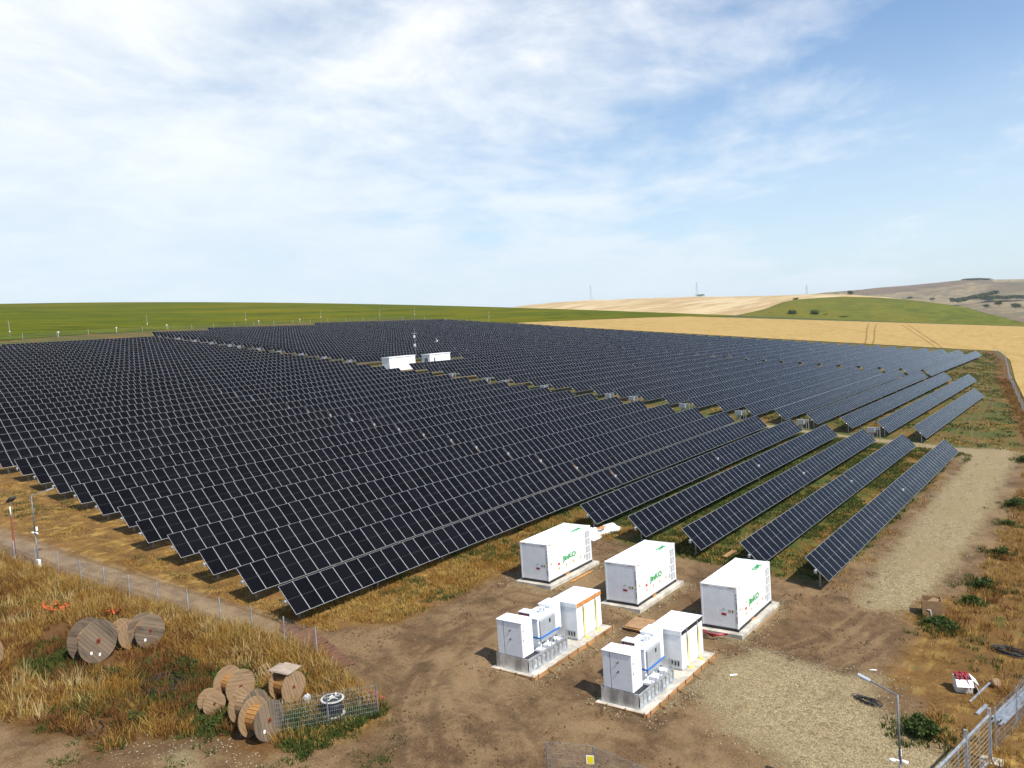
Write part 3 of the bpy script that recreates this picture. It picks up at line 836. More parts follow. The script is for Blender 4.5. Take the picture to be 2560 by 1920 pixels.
# ------------------------------------------------------------------ lettering
def text_mesh(body, size, mat, bold=.012, depth=.006):
    cu = bpy.data.curves.new('lettering', 'FONT')
    cu.body = body; cu.size = size; cu.offset = bold; cu.extrude = depth
    cu.resolution_u = 4
    o = bpy.data.objects.new('lettering', cu); COL.objects.link(o)
    dg = bpy.context.evaluated_depsgraph_get()
    me = bpy.data.meshes.new_from_object(o.evaluated_get(dg))
    bpy.data.objects.remove(o)
    me.materials.clear(); me.materials.append(mat)
    return me
def fit_text(me, width, height):
    co = np.empty(len(me.vertices) * 3, np.float32); me.vertices.foreach_get('co', co); co = co.reshape(-1, 3)
    lo, hi = co.min(0), co.max(0)
    co[:, 0] = (co[:, 0] - lo[0]) / (hi[0] - lo[0]) * width
    co[:, 1] = (co[:, 1] - lo[1]) / (hi[1] - lo[1]) * height
    me.vertices.foreach_set('co', co.ravel()); me.update()
    return me

m_inv = plain('inverter_grey', (.33, .345, .36), .55, 0, .08, 3)
# ------------------------------------------------------------------ concrete pads
def pad(label, i, boards):
    x0, x1, y0, y1, zt = PADS[i]
    low = min(gz(x, y) for x in (x0, x1) for y in (y0, y1)) - .25
    e = thing('concrete_pad', label, 'concrete pad', (x0, y0, low))
    h = zt - low
    MB().box(0, x1 - x0, 0, y1 - y0, 0, h, 0, .02).build('slab', m_conc, e)
    return e, h

def container(label, s, t, z, tw):
    e = thing('battery_container', label, 'battery container', (s, t, z), (0, 0, rad(tw)), 'white battery containers')
    W_, L_, H_ = 2.438, 6.058, 2.896
    MB().box(-W_ + .02, -.02, .02, L_ - .02, 0, .17).build('base_frame', m_black, e)
    MB().box(-W_ + .05, -.05, .05, L_ - .05, .172, H_ - .10).build('body', m_white, e)
    for x in (-W_, -.13):
        for y in (0, L_ - .13):
            MB().box(x, x + .13, y, y + .13, .175, H_ - .125, 0, .012).build('corner_post', m_white, e)
    for y in (.0, L_ - .09):
        MB().box(-W_ + .135, -.135, y, y + .09, H_ - .14, H_ - .012, 0, .01).build('top_rail', m_white, e)
    for x in (-W_, -.08):
        MB().box(x, x + .08, .18, L_ - .18, H_ - .12, H_ - .012, 0, .01).build('top_rail', m_white, e)
    r = MB().box(-W_ + .085, -.085, .095, L_ - .095, H_ - .09, H_ - .045)
    for i in range(5):
        y = .75 + i * 1.14
        r.box(-W_ + .12, -.12, y, y + .05, H_ - .045, H_ - .032)
    r.build('roof', m_white, e)
    for zc in (.0, H_ - .12):
        for x in (-W_ - .006, -.16):
            for y in (-.006, L_ - .17):
                MB().box(x, x + .166, y, y + .176, zc, zc + .124, 0, .012).build('corner_casting', m_white if zc else m_black, e)
    # striped corner marks under the roof edge on the end wall and long side
    for (a, bx) in ((-W_ + .17, 1), (-.60, 1)):
        b = MB()
        for i in range(6): b.box(a + i * .07, a + i * .07 + .07, -.004, -.001, H_ - .135, H_ - .085, i % 2)
        b.build('hazard_stripe', [m_blk_ink, m_yel_ink], e)
    b = MB()
    for i in range(5): b.box(.001, .004, .18 + i * .07, .25 + i * .07, H_ - .135, H_ - .085, i % 2)
    b.build('hazard_stripe', [m_yel_ink, m_blk_ink], e)
    # long side: door leaves, ventilation grilles
    ys = [.16, 1.62, 3.06, 4.48, 5.16]
    for a, c in zip(ys[:-1], ys[1:]):
        dl = MB().box(-.048, -.018, a + .008, c - .008, .24, H_ - .15, 0, .006).build('door_leaf', m_white, e)
        MB().box(-.017, .012, c - .10, c - .07, 1.25, 1.55).build('handle', m_grey_l, dl)
    MB().box(-.048, -.02, 5.17, 5.92, .24, H_ - .15).build('grille_panel', m_white, e)
    for i in range(4):
        z0 = .34 + i * .58
        v = MB().box(-.0195, -.004, 5.26, 5.84, z0, z0 + .46).build('ventilation_grille', m_grille, e)
        b = MB()
        for j in range(7): b.box(-.0035, .006, 5.27, 5.83, z0 + .03 + j * .06, z0 + .05 + j * .06)
        b.box(-.0035, .008, 5.53, 5.57, z0 + .01, z0 + .45)
        b.build('louvre', m_white, v)
    # end wall: two leaves
    MB().box(-W_ + .14, -W_ / 2 - .004, .012, .048, .24, H_ - .15, 0, .006).build('end_leaf', m_white, e)
    MB().box(-W_ / 2 + .004, -.14, .012, .048, .24, H_ - .15, 0, .006).build('end_leaf', m_white, e)
    # lettering and stickers
    me = fit_text(text_mesh('JinKO', 1, m_green_ink, .05), 1.86, .49)
    put('lettering', me, e, (-.016, 1.92, 1.02), (rad(90), 0, rad(90)))
    me = fit_text(text_mesh('JinKO', 1, m_green_ink, .05), 1.35, .42)
    put('lettering', me, e, (-.62, 5.25, H_ - .03), (0, 0, rad(-90)))
    for (y, zc) in ((.42, 1.36), (1.4, .8), (2.4, .8), (3.4, .82), (4.4, .85)):
        w2 = .13
        b = MB().prism([(-.012, y - w2, zc - .1), (-.012, y + w2, zc - .1), (-.012, y, zc + .13)], (.006, 0, 0))
        st = b.build('warning_triangle', m_yel_ink, e)
        MB().prism([(-.004, y - .02, zc - .06), (-.004, y + .03, zc - .06), (-.004, y + .01, zc + .05)], (.004, 0, 0)).build('symbol', m_blk_ink, st)
    b = MB().box(-.012, -.006, 1.27, 1.55, 1.02, 1.18); b.build('red_label', m_red_ink, e)
    MB().box(-.012, -.006, .9, .92, 1.3, 1.5).build('black_mark', m_blk_ink, e)
    MB().box(-.012, -.006, 4.95, 5.1, .55, .85).build('data_plate', m_grey_m, e)
    MB().box(-.012, -.006, .42, .92, .38, .78).build('data_plate', plain('pale_plate', (.70, .71, .66), .5, 0, .05, 9), e)
    MB().box(.0, .012, 2.2, 2.75, .03, .14).build('orange_label', m_orange, e)
    # end wall stickers: diamond, round sign, yellow square, red label, black edge print
    x, zc = -.92, 1.30
    dm = MB().prism([(x - .17, .004, zc), (x, .004, zc - .15), (x + .17, .004, zc)], (0, .006, 0)).build('hazard_diamond', m_wht_ink, e)
    MB().prism([(x - .17, .004, zc + .003), (x, .004, zc + .15), (x + .17, .004, zc + .003)], (0, .006, 0)).build('diamond_top', plain('pale_green_print', (.42, .50, .40), .5, 0, .05, 9), dm)
    rl = MB().box(x - .16, x + .16, .004, .01, zc - .33, zc - .19).build('red_label', m_red_ink, e)
    for i in range(3): MB().box(x - .12 + i * .09, x - .06 + i * .09, .001, .004, zc - .29, zc - .23).build('print', m_blk_ink, rl)
    ring = MB()
    for i in range(14):
        a0, a1 = 2 * math.pi * i / 14, 2 * math.pi * (i + 1) / 14
        ring.prism([(-.55 + .085 * math.cos(a0), .004, 1.28 + .085 * math.sin(a0)), (-.55 + .085 * math.cos(a1), .004, 1.28 + .085 * math.sin(a1)), (-.55 + .06 * math.cos(a1), .004, 1.28 + .06 * math.sin(a1)), (-.55 + .06 * math.cos(a0), .004, 1.28 + .06 * math.sin(a0))], (0, .006, 0))
    ring.build('round_sign', m_blk_ink, e)
    ys_ = MB().box(-.41, -.27, .004, .01, 1.19, 1.37).build('yellow_sign', m_yel_ink, e)
    MB().box(-.37, -.31, .001, .004, 1.23, 1.33).build('symbol', m_blk_ink, ys_)
    b = MB()
    for (z0, z1) in ((.55, 1.0), (1.15, 1.3), (1.42, 1.95), (2.05, 2.2), (2.3, 2.42)): b.box(-.10, -.055, -.004, -.001, z0, z1)
    b.build('edge_print', m_blk_ink, e)
    return e

cpads = []
for i, lab in enumerate(('concrete pad under the leftmost white battery container', 'concrete pad under the middle white battery container', 'concrete pad under the rightmost white battery container')):
    cpads.append(pad(lab, i, False))
container('white battery container with green lettering farthest left, next to the solar rows', -33.9, 48.13, 3.352, .3)
container('white battery container with green lettering between the two other containers', -26.96, 48.5, 2.562, .3)
container('white battery container with green lettering nearest the gravel, farthest right', -19.93, 48.55, 1.962, .3)

# ------------------------------------------------------------------ transformer stations
def shuttering(i, label):
    """timber formwork round a pad, held by pegs"""
    x0, x1, y0, y1, zt = PADS[i]
    e = thing('timber_formwork', label, 'formwork', (x1, y0, zt - .35))
    n = 4
    for k in range(n):
        a, b = (y1 - y0) * k / n, (y1 - y0) * (k + 1) / n
        MB().box(.012, .05, a + .01, b - .01 + (.12 if k == n - 1 else 0), .02, .36 + .02 * (k % 2)).build('board', m_ply, e)
    MB().box(x0 - x1 - .02, .05, -.052, -.012, .08, .34).build('board', m_ply, e)
    for k in range(9):
        y = .3 + (y1 - y0 - .4) * k / 8
        pg = MB().box(.055, .10, y - .03, y + .03, -.25, .44).build('peg', m_peg, e)
        if k % 2:
            MB().bar((.08, y, .30), (.75, y + .08, -.02), .045, .06).build('brace', m_peg, e)
    for x in (-2.3, -1.2, -.1):
        MB().box(x - .03, x + .03, -.10, -.055, -.15, .44).build('peg', m_peg, e)
    return e

def station(px, py, pz, which, band, dirdesc):
    """power conversion station on a pad; local origin = pad corner x0,y0 on top"""
    root = thing('power_station_skid', f'galvanised skid with white switchgear cabinet and strapped transformer, {which}', 'transformer skid', (px, py, pz + .004), (0, 0, 0), 'transformer skids')
    FW, FL, FH = 2.32, 4.0, .80
    ox, oy = .27, .25
    # skid frame: closed sheet at the front, ribbed open side
    MB().box(ox, ox + FW, oy, oy + .03, 0, FH, 0).build('front_sheet', m_spangle, root)
    MB().box(ox, ox + .03, oy + .032, oy + FL, 0, FH).build('side_sheet', m_spangle, root)
    MB().box(ox, ox + FW, oy + FL + .002, oy + FL + .03, 0, FH).build('back_sheet', m_spangle, root)
    MB().box(ox + FW - .06, ox + FW, oy + .032, oy + FL, FH - .14, FH).build('top_beam', m_steel, root)
    MB().box(ox + FW - .08, ox + FW + .02, oy + .032, oy + FL, 0, .10).build('bottom_beam', m_steel, root)
    MB().box(ox + FW - .10, ox + FW - .07, oy + .04, oy + FL, .10, FH - .14).build('inner_sheet', m_spangle, root)
    for k in range(10):
        y = oy + .05 + k * (FL - .1) / 9
        r = MB().box(ox + FW - .068, ox + FW - .005, y - .05, y + .05, .102, FH - .142).build('rib', m_steel, root)
        if k < 9:
            MB().box(ox + FW - .0695, ox + FW - .055, y + .14, y + .26, .28, .52).build('cable_slot', m_grey_m, root)
    for k in range(6):
        y = oy + 1.35 + k * .5
        MB().bar((ox + FW - .03, y, FH), (ox + FW - .03, y + .10, FH + .20), .05, .03).build('lifting_lug', m_steel, root)
    MB().box(ox + .035, ox + FW - .065, oy + .035, oy + 1.25, FH - .02, FH).build('deck', m_black, root)
    MB().box(ox + .035, ox + FW - .065, oy + 1.255, oy + FL, .42, .45).build('deck', m_grey_l, root)
    for (a, b2, c, d2) in ((1.5, .5, 2.1, .9), (1.45, 1.3, 2.05, 1.8), (1.5, 2.3, 2.1, 2.7)):
        MB().box(ox + a, ox + c, oy + 1.3 + b2, oy + 1.3 + d2, .455, .66, 0, .03).build('cable_bushing_tray', m_white2, root)
    # switchgear cabinet
    cx0, cx1, cy0, cy1, cz0, cz1 = ox + .17, ox + FW - .36, oy + .03, oy + 1.06, FH + .004, FH + 2.0
    cab = MB().box(cx0, cx1, cy0, cy1, cz0, cz1, 0, .025).build('switchgear_cabinet', m_white2, root)
    MB().box(cx0 - .03, cx1 + .03, cy0 - .05, cy1 + .03, cz1, cz1 + .07, 0, .03).build('cabinet_roof', m_white2, cab)
    MB().box(cx0 + .03, cx0 + .46, cy0 - .022, cy0 - .002, cz0 + .05, cz1 - .04, 0, .006).build('cabinet_door', m_white2, cab)
    MB().box(cx0 + .50, cx1 - .03, cy0 - .022, cy0 - .002, cz0 + .92, cz1 - .04, 0, .006).build('cabinet_door', m_white2, cab)
    MB().box(cx0 + .50, cx1 - .03, cy0 - .022, cy0 - .002, cz0 + .05, cz0 + .905, 0, .006).build('cabinet_door', m_white2, cab)
    MB().box(cx0 + .468, cx0 + .492, cy0 - .012, cy0 - .001, cz0 + .03, cz1 - .02).build('door_joint', m_black, cab)
    for z in (1.02, 1.52):
        MB().cyl((cx0 + .98, cy0 - .02, cz0 + z), (cx0 + .98, cy0 - .05, cz0 + z), .04, 8).bar((cx0 + .98, cy0 - .045, cz0 + z), (cx0 + .86, cy0 - .045, cz0 + z - .08), .025).build('door_handle', m_blk_ink, cab)
    MB().box(cx0 + .12, cx0 + .17, cy0 - .026, cy0 - .023, cz1 - .42, cz1 - .12).box(cx0 + .22, cx0 + .27, cy0 - .026, cy0 - .023, cz1 - .42, cz1 - .12).build('vent_slits', m_wht_ink, cab)
    for z in (.95, 1.5):
        MB().box(cx1 + .001, cx1 + .02, cy0 + .08, cy0 + .13, cz0 + z, cz0 + z + .09).build('hinge', m_blk_ink, cab)
    # transformer with a blue strap, radiator fins on the right side
    tx0, tx1, ty0, ty1, tz0, tz1 = ox + .35, ox + 1.62, oy + 2.05, oy + 3.85, .85, 2.32
    tr = MB().box(tx0, tx1, ty0, ty1, tz0, tz1, 0, .03).build('transformer_tank', m_white2, root)
    MB().box(tx0 - .03, tx1 + .03, ty0 - .03, ty1 + .03, tz1 + .001, tz1 + .05, 0, .01).build('tank_cover', m_white2, tr)
    MB().box(tx1 + .002, tx1 + .12, ty0 + .12, ty1 - .12, tz0 + .08, tz1 - .10, 0, .02).build('radiator_panel', m_inv, tr)
    b = MB()
    for k in range(13): b.box(tx1 + .02, tx1 + .115, ty0 + .16 + k * .115, ty0 + .19 + k * .115, tz1 - .098, tz1 - .03)
    b.build('radiator_fin', m_white2, tr)
    MB().box(tx1 + .121, tx1 + .128, ty0 + 1.0, ty0 + 1.17, tz1 - .45, tz1 - .22).build('rating_plate', m_blk_ink, tr)
    for y in (ty0 + .2, ty0 + .9, ty1 - .25):
        MB().box(tx0 + .1, tx1, y, y + .10, .455, tz0 - .002).build('tank_foot', m_white2, tr)
    MB().box(tx0 - .02, tx1 + .16, ty0 - .045, ty0 - .035, tz0 + .34, tz0 + .44).box(tx1 + .14, tx1 + .15, ty0 - .034, ty1 + .25, tz0 + .34, tz0 + .44).build('blue_strap', m_blue, tr)
    for k in range(3):
        MB().cyl((tx0 + .25 + k * .34, ty0 + .35, tz1 + .05), (tx0 + .25 + k * .34, ty0 + .35, tz1 + .20), .05, 8, 0, .03).build('bushing', m_grey_l, tr)
    MB().box(tx0 + .72, tx0 + 1.02, ty0 + .95, ty0 + 1.2, tz1 + .052, tz1 + .40, 0, .015).build('relay_box', m_white2, tr)
    MB().box(tx0 + 1.021, tx0 + 1.028, ty0 + 1.02, ty0 + 1.12, tz1 + .12, tz1 + .34).build('gauge', m_blk_ink, tr)
    # small control box with red lamps
    bx0, by0 = ox + .12, oy + 2.2
    cbx = MB().box(bx0, bx0 + .88, by0, by0 + .62, tz1 + .055, tz1 + .26, 0, .015).build('control_box', m_white2, root)
    MB().box(bx0 + .05, bx0 + .83, by0 - .008, by0 - .002, tz1 + .07, tz1 + .2).build('control_front', m_black, cbx)
    for k in range(3): MB().cyl((bx0 + .22 + k * .22, by0 - .009, tz1 + .135), (bx0 + .22 + k * .22, by0 - .03, tz1 + .135), .035, 8).build('red_lamp', m_red_ink, cbx)
    # tall auxiliary cabinet behind it
    ax0, ax1, ay0, ay1 = ox + .40, ox + 1.25, oy + 3.92, oy + 5.05
    ab = MB().box(ax0, ax1, ay0, ay1, .85, 2.5, 0, .02).build('auxiliary_cabinet', m_white2, root)
    MB().box(ax0 - .03, ax1 + .03, ay0 - .03, ay1 + .03, 2.501, 2.57, 0, .02).build('cabinet_roof', m_white2, ab)
    b = MB()
    for k in range(5): b.box(ax0 + .06 + k * .15, ax0 + .12 + k * .15, ay0 - .008, ay0 - .002, 1.9, 2.4)
    b.build('vent_slits', m_grey_l, ab)
    MB().box(ax0 + .1, ax0 + .2, ay0 + .1, ay1 - .1, .3, .848).box(ax1 - .2, ax1 - .1, ay0 + .1, ay1 - .1, .3, .848).build('cabinet_leg', m_steel, ab)
    MB().cyl((ax0 - .05, ay0 + .4, 2.1), (ax0 - .05, ay0 + .4, 2.35), .06, 8).build('red_bushing', m_red_ink, ab)
    return root

def inverter(px, py, pz, which, bandmat, bandname, solid):
    e = thing('inverter_cabinet', f'white inverter cabinet with {bandname} and yellow straps, {which}', 'inverter cabinet', (px, py, pz + .004), (0, 0, 0), 'strapped inverter cabinets')
    X, Y, H = 1.96, 2.9, 2.02
    MB().box(.05, X - .05, .05, Y - .05, 0, .10).build('plinth', m_grey_l, e)
    MB().box(0, X, 0, Y, .102, H, 0, .02).build('body', m_white2, e)
    lid = MB().box(-.03, X + .02, -.03, Y + .03, H + .006, H + .32, 0, .02).build('lid', m_white2, e)
    MB().box(.0, X - .0, .0, Y, H - .002, H + .005).build('lid_joint', m_grey_m, e)
    b = MB()
    if solid: b.box(X + .021, X + .035, .0, Y, H + .03, H + .29)
    else:
        for (a, c) in ((.02, .72), (.78, 2.18), (2.24, Y - .02)): b.box(X + .021, X + .03, a, c, H + .05, H + .28)
    b.build('lid_band', bandmat, lid)
    g_ = MB().box(1.10, X - .12, -.012, -.001, .18, .62).build('cable_entry', m_grey_l, e)
    for k in range(3): MB().box(1.28 + k * .19, 1.38 + k * .19, -.016, -.0125, .27, .53).build('cable_gland', m_black, g_)
    for y in (.72, 2.16):
        MB().box(X + .036, X + .044, y - .03, y + .03, .9, H + .33).box(-.02, X + .04, y - .025, y + .025, H + .325, H + .333).build('lashing', m_grey_m, e)
        st = MB()
        for (z0, z1, o0, o1) in ((.95, H - .05, 0, .05), (.02, .95, .10, 0)):
            st.poly([(X + .05 + o0, y - .045, z0), (X + .05 + o0, y + .045, z0), (X + .05 + o1, y + .045, z1), (X + .05 + o1, y - .045, z1)])
            st.poly([(X + .058 + o0, y - .045, z0), (X + .058 + o0, y + .045, z0), (X + .058 + o1, y + .045, z1), (X + .058 + o1, y - .045, z1)])
        st.box(X + .05, X + .38, y - .12, y + .02, .0, .02)
        st.build('yellow_strap', m_yellow, e)
    return e

for i, (lab, shl, which, bm_, bn, solid) in ((3, ('long concrete pad under the left transformer skid', 'wooden formwork with pegs round the left skid pad', 'standing left, nearer the solar rows', m_orange, 'an orange band', True)),
                                             (4, ('long concrete pad under the right transformer skid', 'wooden formwork with pegs round the right skid pad', 'standing right, beside the gravel', m_black, 'a black band', False))):
    x0, x1, y0, y1, zt = PADS[i]
    pad(lab, i, True)
    shuttering(i, shl)
    station(x0, y0, zt, which, bm_, bn)
    inverter(x0 + .52, y0 + 5.62, zt, which, bm_, bn, solid)

# ------------------------------------------------------------------ loose things in the yard
def drape_tarp():
    e = thing('white_tarpaulin', 'crumpled white tarpaulin over planks behind the leftmost container', 'tarpaulin', (-37.6, 60.9, gz(-37.6, 60.9)))
    n = 34
    xs = np.linspace(-.75, .85, n); ys = np.linspace(-1.6, 3.2, n)
    X, Y = np.meshgrid(xs, ys, indexing='ij')
    edge = np.minimum(np.minimum(X + .75, .85 - X) / .35, np.minimum(Y + 1.6, 3.2 - Y) / .5)
    Z = np.clip(edge, 0, 1) * (.42 + .5 * vnoise(X, Y, .55, 3) + .28 * vnoise(X, Y, .22, 4)) + .02
    X = X + .35 * vnoise(X * 1 + 9, Y, .9, 6); Y = Y + .4 * vnoise(X, Y + 5, .9, 7)
    Z = np.maximum(Z, .01) + (ground(X - 37.6, Y + 60.9) - gz(-37.6, 60.9))
    idx = np.arange(n * n).reshape(n, n)
    F = np.stack([idx[:-1, :-1].ravel(), idx[1:, :-1].ravel(), idx[1:, 1:].ravel(), idx[:-1, 1:].ravel()], 1)
    put('sheet', np_mesh('sheet', np.stack([X.ravel(), Y.ravel(), Z.ravel()], 1), F, m_tarp), e)
    for k in range(3):
        MB().bar((.35 + k * .14, -.5, .62), (.45 + k * .14, .6, .60), .10, .04).build('plank', m_orange, e)
drape_tarp()

def on_ground(name, label, cat, mb, mats, x, y, rot=(0, 0, 0), dz=0., group=None):
    return tag(mb.build(name, mats, None, (x, y, gz(x, y) + dz), rot), label, cat, group)

e = thing('board_stack', 'brown plywood sheets stacked on the soil between the two skids', 'plywood sheets', (-25.7, 46.4, gz(-25.7, 46.4)), (0, rad(4), rad(6)))
for i, (a, c, dx, dy, r) in enumerate(((.78, .95, 0, 0, 0), (.78, .95, .03, -.04, 2), (.74, .92, -.02, .05, -3), (.70, .9, .04, 0, 4))):
    MB().box(-a, a, -c, c, 0, .03).build('sheet', m_card if i == 3 else m_ply, e, (dx, dy, .12 + i * .034), (0, 0, rad(r)))
MB().box(-.7, .7, -.8, -.7, -.02, .115).box(-.7, .7, .7, .8, -.02, .115).build('bearer', m_ply, e)

p = MB().bar((0, 0, .04), (.06, 3.0, .06), .12, .05)
on_ground('timber_plank', 'orange timber plank lying beside the leftmost container pad', 'plank', p, m_orange, -33.25, 49.9, group='loose planks')
p = MB().bar((0, 0, .1), (.2, 1.6, .22), .42, .06)
on_ground('timber_plank', 'short brown board lying in the shade under the panel row behind the containers', 'plank', p, m_ply, -26.4, 62.2, group='loose planks')
p = MB().box(-.06, .06, 0, 4.6, 0, .12)
on_ground('timber_plank', 'pale timber beam lying along the rightmost container pad', 'plank', p, m_wood_t, -19.36, 49.6, dz=.02, group='loose planks')

b = MB()
for k in range(4):
    pts = []
    for i in range(26):
        u = i / 25
        pts.append((u * 2.0 + .05 * k, .30 * math.sin(u * math.pi * 2.2 + k * .4) - .05 * k, .05 + .05 * k + .05 * math.sin(u * 9 + k)))
    b.tube(pts, .035, 6)
on_ground('red_hose', 'red corrugated hose lying before the rightmost container', 'hose', b, m_red, -22.5, 47.7, dz=.06)

def cable_coil(name, label, x, y, R0, mat, turns, r=.02, dz=.03, seed=1, squash=.7, tail=True):
    rr = random.Random(seed); b = MB()
    pts = []
    for i in range(turns * 20):
        a = 2 * math.pi * i / 20; R_ = R0 * (1 + .30 * math.sin(a * .37 + seed) + .12 * math.sin(a * 1.73 + seed) + .10 * rr.uniform(-1, 1))
        px, py = R_ * math.cos(a), R_ * squash * math.sin(a)
        pts.append((px, py, dz + .05 * (i / (turns * 20)) * turns * .4 + rr.uniform(0, .02) + float(ground(x + px, y + py) - gz(x, y))))
    if tail:
        for i in range(10):
            px, py = R0 * (1 + .4 * i), R0 * .3 * math.sin(i * .9)
            pts.append((px, py, dz + float(ground(x + px, y + py) - gz(x, y))))
    b.tube(pts, r, 5)
    return on_ground(name, label, 'cable', b, mat, x, y, group='cable coils')
cable_coil('cable_coil', 'black cable coil in the dry grass right, above the white carton', -6.2, 57.0, .75, m_rubber, 9, .024, .05, 2, .55, False)
cable_coil('cable_coil', 'black cable heap on the gravel edge by the street lamp', -11.5, 45.0, .55, m_rubber, 7, .02, .05, 3, .55, False)
cable_coil('cable_coil', 'large black hose coil in green weeds between the drum groups', -42.4, 23.2, .95, m_rubber, 8, .022, .10, 4, .85, False)
cable_coil('cable_coil', 'thin black cable loop lying left of the small drum', -40.2, 22.1, .8, m_rubber, 2, .018, .06, 5, .6, False)
cable_coil('cable_coil', 'dark cable loop in the straw at the lower left', -41.5, 18.6, 1.0, m_rubber, 3, .018, .05, 6, .5, False)

# open plywood crate beside the gravel road
x, y = -11.0, 60.3
e = thing('plywood_crate', 'open brown plywood crate at the end of the gravel road', 'crate', (x, y, gz(x, y) - .03), (0, 0, rad(14)))
e.scale = (1.15, 1.15, 1.1)
for nm, a in (('front', (-.52, .52, -.52, -.49, 0, 1.08)), ('back', (-.52, .52, .49, .52, 0, 1.08)), ('left', (-.52, -.49, -.488, .488, 0, 1.08)), ('right', (.49, .52, -.488, .488, 0, 1.06))):
    MB().box(*a).build('side_board', m_card, e)
MB().box(-.488, .488, -.488, .488, .02, .05).build('floor_board', m_card, e)
MB().bar((-.25, -.2, .75), (.3, .3, .98), .5, .03).build('loose_sheet', m_wood_t, e)
MB().tube([(-.3, -.535, .55), (-.1, -.54, .52), (-.08, -.535, .25), (-.1, -.54, .1)], .018, 5).build('tape_strip', m_wht_ink, e)

# white carton full of red hose
x, y = -7.7, 50.0
e = thing('carton_box', 'white carton stuffed with red hose in the dry grass', 'carton', (x, y, gz(x, y) - .02), (0, 0, rad(20)))
for a in ((-.42, .42, -.42, -.40, 0, .72), (-.42, .42, .40, .42, 0, .72), (-.42, -.40, -.398, .398, 0, .72), (.40, .42, -.398, .398, 0, .72)):
    MB().box(*a).build('carton_side', m_card_w, e)
MB().box(-.398, .398, -.398, .398, .01, .03).build('carton_floor', m_card_w, e)
MB().obox((0, -.56, .60), (1, 0, 0), (0, .75, .66), (0, -.66, .75), .42, .22, .012).build('flap', m_wht_ink, e)
MB().obox((.56, .05, .62), (0, 1, 0), (-.72, 0, .69), (.69, 0, .72), .42, .22, .012).build('flap', m_wht_ink, e)
MB().obox((.66, -.1, .22), (0, 1, 0), (-.35, 0, .93), (.93, 0, .35), .40, .24, .012).build('flap', m_wht_ink, e)
hs = thing('red_hose', 'red hose loops heaped in the white carton', 'hose', (x, y, gz(x, y) + .5), (0, 0, rad(20)))
for k in range(12):
    rr = random.Random(k)
    pts = [(-.36 + .06 * k * .9 + .05 * math.sin(i * .8 + k), -.34 + .68 * i / 11, .12 + .34 * math.sin(math.pi * i / 11) + rr.uniform(-.03, .06)) for i in range(12)]
    MB().tube(pts, .034, 6).build('hose_loop', m_red, hs)
MB().tube([(-.1, .1, .42), (.0, -.15, .42), (.12, -.38, .30), (.22, -.62, .02), (.25, -.72, -.2)], .034, 6).build('hose_loop', m_red, hs)
MB().tube([(-.35, .2, .3), (-.3, -.1, .4), (-.1, -.36, .34), (-.2, -.46, .28)], .034, 6).build('hose_loop', m_red, hs)

p = MB().bar((-7.16, 48.56, gz(-7.16, 48.56) + .06), (-6.51, 50.96, gz(-6.51, 50.96) + .35), .09, .06)
tag(p.build('steel_profile', m_steel), 'long grey steel profile lying right of the white carton', 'steel profile', 'loose steel profiles')
p = MB().bar((-6.67, 47.35, gz(-6.67, 47.35) + .05), (-6.40, 48.6, gz(-6.4, 48.6) + .10), .17, .10)
tag(p.build('steel_profile', m_steel), 'short grey steel profile lying before the gate post', 'steel profile', 'loose steel profiles')
st = MB()
for k in range(9):
    st.bar((-5.95 + .13 * (k % 5), 46.7 + .25 * (k % 3), gz(-5.9, 46.8) + .08 + .08 * (k // 5)), (-4.85 + .13 * (k % 5), 52.4 + .2 * (k % 2), gz(-5, 52.4) + .08 + .08 * (k // 5)), .11, .07)
tag(tag(st.build('steel_profiles', m_steel), 'bundle of long galvanised steel profiles behind the wire fence', 'steel bundle'), kind='stuff')
b = MB()
b.cyl((0, 0, 0), (.1, .05, .45), .22, 12).cyl((.1, .05, .45), (.1, .05, .47), .18, 12)
on_ground('cut_stump', 'pale round block lying in dry grass near the carton', 'wood block', b, m_wood_t, -6.45, 51.6, (rad(60), 0, rad(30)), .1)
b = MB().box(-.18, .18, -.07, .07, 0, .02).box(.06, .26, -.03, .07, .021, .03)
on_ground('paper_scrap', 'white paper scrap on the gravel by the right skid', 'litter', b, m_wht_ink, -18.3, 43.4, (0, 0, rad(40)), .05, 'litter')
b = MB().box(-.2, .2, -.03, .03, 0, .02).box(-.06, .15, .06, .1, 0, .02)
on_ground('paper_scrap', 'white paper scrap on brown soil above the street lamp', 'litter', b, m_wht_ink, -12.2, 49.3, (0, 0, rad(20)), .04, 'litter')

